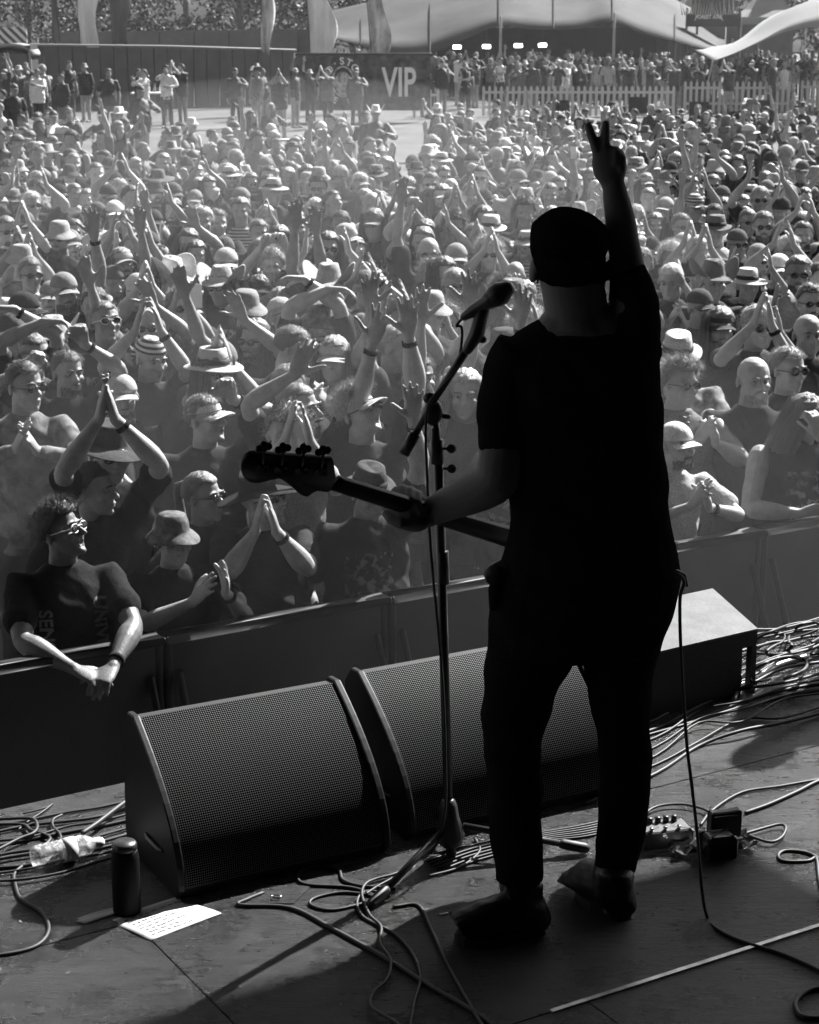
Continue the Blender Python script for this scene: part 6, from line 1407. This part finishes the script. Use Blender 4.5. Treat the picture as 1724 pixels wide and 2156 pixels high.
MB().box([G(1090, D+12)[0], D+12, 1.2], (6.2, .06, 1.35)).build('rear_wall', 'darkcanvas', tent, False)
MB().box([G(1100, D+2)[0], D+3, .55], (5.6, .05, .55)).build('bar_front', mat('bar_boards', .07, .8, .2, var=.5, vscale=6, stretch=(6, 1, .3)), tent, False)
MB().tube([[G(905, D)[0], D+1, 1.28], [G(1210, D)[0], D+1, 1.36]], [.03]*2, 8).build('hand_rail', 'panel', tent)
lamp = mat('lit_lamp', .8, .5, .3, var=0, emit=3)
for i, (x, y) in enumerate(((962, 99), (1024, 98), (1091, 96), (1142, 95))):
    p = atY(x, y, D+4); o = empty('bar_lamp', p, ['oblong lit lamp under the grey tent, outermost left', 'oblong lit lamp just left of the first tent pole', 'oblong lit lamp just right of the first tent pole', 'oblong lit lamp under the grey tent, outermost right'][i], 'lamp', 'lit lamps under the grey tent')
    MB().box(p, (.17, .04, .075), bev=.03).build('lamp_face', lamp, o); MB().box(p + [0, .06, 0], (.20, .03, .10)).build('lamp_case', 'blackmetal', o, False); MB().tube([p + [0, .06, .1], p + [0, .06, .9]], [.01]*2, 6).build('lamp_stem', 'blackmetal', o)
# pale tent corner at the right
t2 = empty('stretch_tent', G(1680, 66), 'pale stretch tent corner sweeping up from its tie point to the right edge', 'stretch tent')
d2 = 66
low_ = [atY(x, y, d2) for x, y in ((1500, 128), (1545, 112), (1600, 88), (1660, 64), (1724, 56), (1800, 54), (1880, 60))]
up2 = [atY(x, y, d2+3) for x, y in ((1500, 126), (1545, 108), (1610, 72), (1676, 22), (1740, -8), (1810, -30), (1880, -40))]
bk2 = [np.array([p[0]+.5, d2+12, max(1.9, p[2]-.4)]) for p in up2]
sheet_surf('canopy', [low_, up2, bk2], 'whitecanvas', t2)
MB().tube([low_[0], G(1478, d2)+[0, 0, .02]], [.02]*2, 6).build('guy_rope', 'picket', t2)
b = G(1740, d2); MB().tube([b, [b[0], d2, low_[4][2]]], [.05]*2, 8).build('pole', 'tent_pole', t2)
# peaked white pavilion tents
def pavilion(x0, x1, ye_, yp, d, label):
    a, b = G(x0, d), G(x1, d); w = (b[0]-a[0])/2; cx = (a[0]+b[0])/2; z = zat(ye_, d); zp = zat(yp, d); r = empty('pavilion_tent', [cx, d+w, 0], label, 'pavilion tent', 'white peaked pavilion tents')
    pr = [(w*1.0, z), (w*.62, z+(zp-z)*.22), (w*.3, z+(zp-z)*.55), (.06, zp)]
    MB().ring_loft([[np.array([cx+sx*q, d+w+sy*q, h]) for sx, sy in ((-1, -1), (1, -1), (1, 1), (-1, 1))] for q, h in pr]).build('roof', 'whitecanvas', r, False)
    MB().box([cx, d+.02, z-.12], (w, .02, .16)).build('valance', 'whitecanvas', r, False)
    for sx in (-1, 1):
        for sy in (0, 2): MB().tube([[cx+sx*w*.98, d+sy*w+.02, 0], [cx+sx*w*.98, d+sy*w+.02, z]], [.04]*2, 8).build('leg', 'tent_pole', r)
    MB().box([cx, d+2*w-.05, z*.5], (w, .03, z*.5)).build('back_wall', 'panel2', r, False)
pavilion(1285, 1420, 26, -60, 92, 'white peaked tent seen over the grey tent\'s right slope'); pavilion(1400, 1560, 34, -50, 96, 'white peaked tent behind the dark lettered gateway'); pavilion(1552, 1690, 38, -45, 90, 'white peaked tent right of the dark lettered gateway')
MB().box([G(1300, 95)[0], 96, 1.1], (3.2, .1, 1.9)).build('white_container', 'whitecanvas', None, False); tag(bpy.data.objects['white_container'], 'long low pale cabin wall behind the open right part of the grey tent', 'cabin')
# dark gateway with lettering
gd = 80; g0, g1 = G(1438, gd), G(1552, gd); r = empty('lettered_gateway', (g0+g1)/2, 'dark scaffold gateway with spiky top, lettered board and notice panel at upper right', 'gateway')
def gz(y): return zat(y, gd)
for x in (1440, 1462, 1526, 1550): b = G(x, gd); MB().tube([b, [b[0], gd, gz(18)]], [.05]*2, 8).build('post', 'blackmetal', r)
MB().box([(g0[0]+g1[0])/2, gd-.08, (gz(28)+gz(56))/2], ((g1[0]-g0[0])/2, .03, (gz(28)-gz(56))/2)).build('sign_board', 'darkcanvas', r, False)
MB().box([(g0[0]+g1[0])/2, gd+.1, (gz(-6)+gz(28))/2], ((g1[0]-g0[0])/2*.78, .03, (gz(-6)-gz(28))/2)).build('upper_boards', mat('gate_boards', .08, .8, .2, var=.7, vscale=5, stretch=(5, 1, .4)), r, False)
sp = MB()
for i in range(22):
    x = 1436+i*5.4; p = atY(x, 30, gd-.12); h = rr.uniform(.25, .6); sp.tube([p, p + [rr.uniform(-.12, .12), 0, h]], [.03, .008], 6)
sp.build('spikes', mat('pale_sticks', .4, .7, .2), r)
tx = atY(1492, 36, gd-.12); text('FOREST AXIS', [tx[0], gd-.115, tx[2]], .21, wt, r, sx=.9)
for x0, x1 in ((1466, 1474), (1516, 1508)): MB().tube([atY(x0-4 if x0 < 1490 else x0+5, 43, gd-.12), atY(x0, 36, gd-.12), atY(x1, 30, gd-.12)], [.015, .02, .015], 6).build('claw_mark', wt, r)
MB().box([atY(1539, 85, gd)[0], gd-.05, (gz(62)+gz(104))/2], (.20, .02, (gz(62)-gz(104))/2)).build('notice_panel', wave_mat('notice_lines', 3.2, 'Z', .05, .14), r, False)
MB().box([atY(1539, 57, gd)[0], gd-.05, gz(57)], (.20, .02, .1)).build('notice_header', 'panel2', r, False)
MB().box([atY(1492, 80, gd+2)[0], gd+2.5, (gz(56)+gz(108))/2], (.75, .03, (gz(52)-gz(112))/2)).build('pale_backing', 'panel2', r, False)
# lattice lighting mast
d = 90; b = G(890, d); r = empty('lattice_mast', b, 'thin lattice mast standing behind the left end of the grey tent', 'mast')
m = MB()
for s in (-.2, .2): m.tube([b + [s, 0, 0], b + [s, 0, 7]], [.03]*2, 6)
for i in range(16): m.tube([b + [(-.2 if i % 2 else .2), 0, i*.44], b + [(.2 if i % 2 else -.2), 0, (i+1)*.44]], [.018]*2, 6)
m.build('lattice', 'panel2', r)
# folding camp chairs in the seated part of the audience
def chair(X, Yt, label, i):
    p = atz(X, Yt, .92); p[2] = 0; r = empty('camp_chair', p, label, 'camp chair', 'folding camp chairs among the audience')
    MB().ring_loft([[p + np.array(q) for q in ((-.28, .18+k, .45), (.28, .18+k, .45), (.27, .30+k, .92), (-.27, .30+k, .92))] for k in (0, .012)]).build('backrest', 'darkcanvas', r, False)
    MB().box(p + [0, -.06, .43], (.27, .24, .012)).build('seat', 'darkcanvas', r, False)
    for sx in (-.28, .28): MB().tube([p + [sx, -.3, 0], p + [sx, .2, .45]], [.012]*2, 6).build('leg', 'steel', r); MB().tube([p + [sx, .28, 0], p + [sx, -.28, .43]], [.012]*2, 6).build('leg', 'steel', r)
for i, (X, Y_, w_) in enumerate(((1180, 212, 'left of the raised fingers beyond the crowd'), (1298, 226, 'just right of the raised fingers'), (1345, 205, 'below the long picket fence at its right end'), (1395, 232, 'between the raised fingers and the grey cap'), (1475, 215, 'below the lettered gateway'), (1560, 236, 'right of the gateway, low in the seated group'), (1618, 212, 'below the right picket fence run'), (1668, 246, 'near the right edge in the seated group'), (1120, 250, 'among the seated people left of the fingers'), (985, 262, 'right of the bare ground patch'))):
    chair(X, Y_, 'dark folding camp chair ' + w_, i)
# ---- trees ----
LF = mat('tree_leaf', .018, .6, .3, var=.5, vscale=1.4); BK = mat('tree_bark', .08, .9, .1, var=.3, vscale=6, stretch=(1, 1, .2), bump=.4)
def tree_mesh(seed, H_=9., W=3.6, n=5200):
    r_ = np.random.default_rng(seed); cl = []
    for i in range(46):
        t = r_.random(); a = r_.random()*6.28; z = .9 + (H_-1.2)*t; rad = W*(1-.55*abs(t-.35)**1.1)*r_.uniform(.25, 1); cl.append([rad*math.cos(a), rad*math.sin(a), z, r_.uniform(.45, 1.05)])
    cl = np.array(cl); k = r_.integers(0, len(cl), n); dirs = r_.normal(size=(n, 3)); dirs /= np.linalg.norm(dirs, axis=1)[:, None]
    P = cl[k, :3] + dirs*(cl[k, 3]*r_.uniform(.5, 1.1, n))[:, None]; P[:, 2] = np.maximum(P[:, 2], .3); s = r_.uniform(.06, .15, n)
    a = r_.normal(size=(n, 3)); a /= np.linalg.norm(a, axis=1)[:, None]; b = np.cross(a, r_.normal(size=(n, 3))); b /= np.linalg.norm(b, axis=1)[:, None]
    v = np.stack([P - a*s[:, None], P + b*s[:, None]*.6, P + a*s[:, None], P - b*s[:, None]*.6], 1).reshape(-1, 3)
    m = MB().add(v, [(4*i, 4*i+1, 4*i+2, 4*i+3) for i in range(n)]); tr = MB(); tr.tube([(0, 0, 0), (.1, 0, H_*.3), (0, .1, H_*.6), (0, 0, H_*.9)], [.22, .17, .11, .04], 10)
    for i in range(0, 46, 4): c = cl[i]; tr.tube([(0, 0, c[2]*.5+.2), (c[0]*.5, c[1]*.5, c[2]*.85), c[:3]], [.07, .045, .02], 6)
    a = m.mesh('crown'); a.materials.append(LF); b = tr.mesh('trunk'); b.materials.append(BK); return a, b
TM = [tree_mesh(s, 8.5+s, 3.2+.4*s) for s in range(3)]
for i in range(20):
    x = -170 + i*112 + rr.uniform(-25, 25); d = 101 + 9*((i*7) % 3) + rr.uniform(0, 4); g = G(x, d); cr_m, tk = TM[i % 3]
    t = empty('tree', g, None); o1 = bpy.data.objects.new('crown', cr_m); o2 = bpy.data.objects.new('trunk', tk)
    for o in (o1, o2): col.objects.link(o); o.parent = t
    t.rotation_euler.z = rr.uniform(0, 6); s = rr.uniform(.9, 1.25); t.scale = (s, s, s)
    wh = ['at the far left beyond the cabin', 'behind the arched cabin', 'behind the narrow dark flag', 'behind the bright sunlit flag', 'right of the dark flag', 'over the middle of the ribbed wall', 'left of the printed flag', 'behind the large pale flag', 'over the banner wall emblem', 'over the VIP letters', 'behind the lattice mast', 'behind the grey tent\'s left slope', 'behind the first tent pole', 'behind the grey tent\'s middle', 'behind the second tent pole', 'behind the first white peaked tent', 'behind the lettered gateway', 'behind the last white peaked tent', 'behind the pale tent corner', 'at the far right behind the tents'][i]
    tag(t, 'dark leafy tree ' + wh, 'tree', 'dark trees closing the background')
hl = MB(); N = 40
hl.add([[-260+520*i/N, 150 + (0 if j == 0 else 60*j), (0 if j == 0 else (16 + 4*math.sin(i*.7) + 3*math.sin(i*1.9+1))*min(j, 1)+2*j)] for j in range(3) for i in range(N+1)], [(j*(N+1)+i, j*(N+1)+i+1, (j+1)*(N+1)+i+1, (j+1)*(N+1)+i) for j in range(2) for i in range(N)])
tag(hl.build('hills', mat('wooded_slope', .04, .95, .05, var=.7, vscale=.25, bump=.8, bscale=.9)), kind='structure')

# a person put in just past the right edge for the shadow reaching in
p = atz(1575, 1610); q = p + np.array([sd.x, sd.y, 0])/math.tan(SUN_EL)/math.cos(SUN_EL)*1.70
s2 = shapes('down', 0, 0, 0, 'mid', 0, 0, 'tee', .0105, seed=4)
o = person((q[0], q[1], S+.001), R(150), s2, .98, False, .3, .02, .02, 'cap', .03, 'hair_short_6', .04); tag(o, 'unseen person in dark clothes and cap added past the right side for the shadow', 'person')
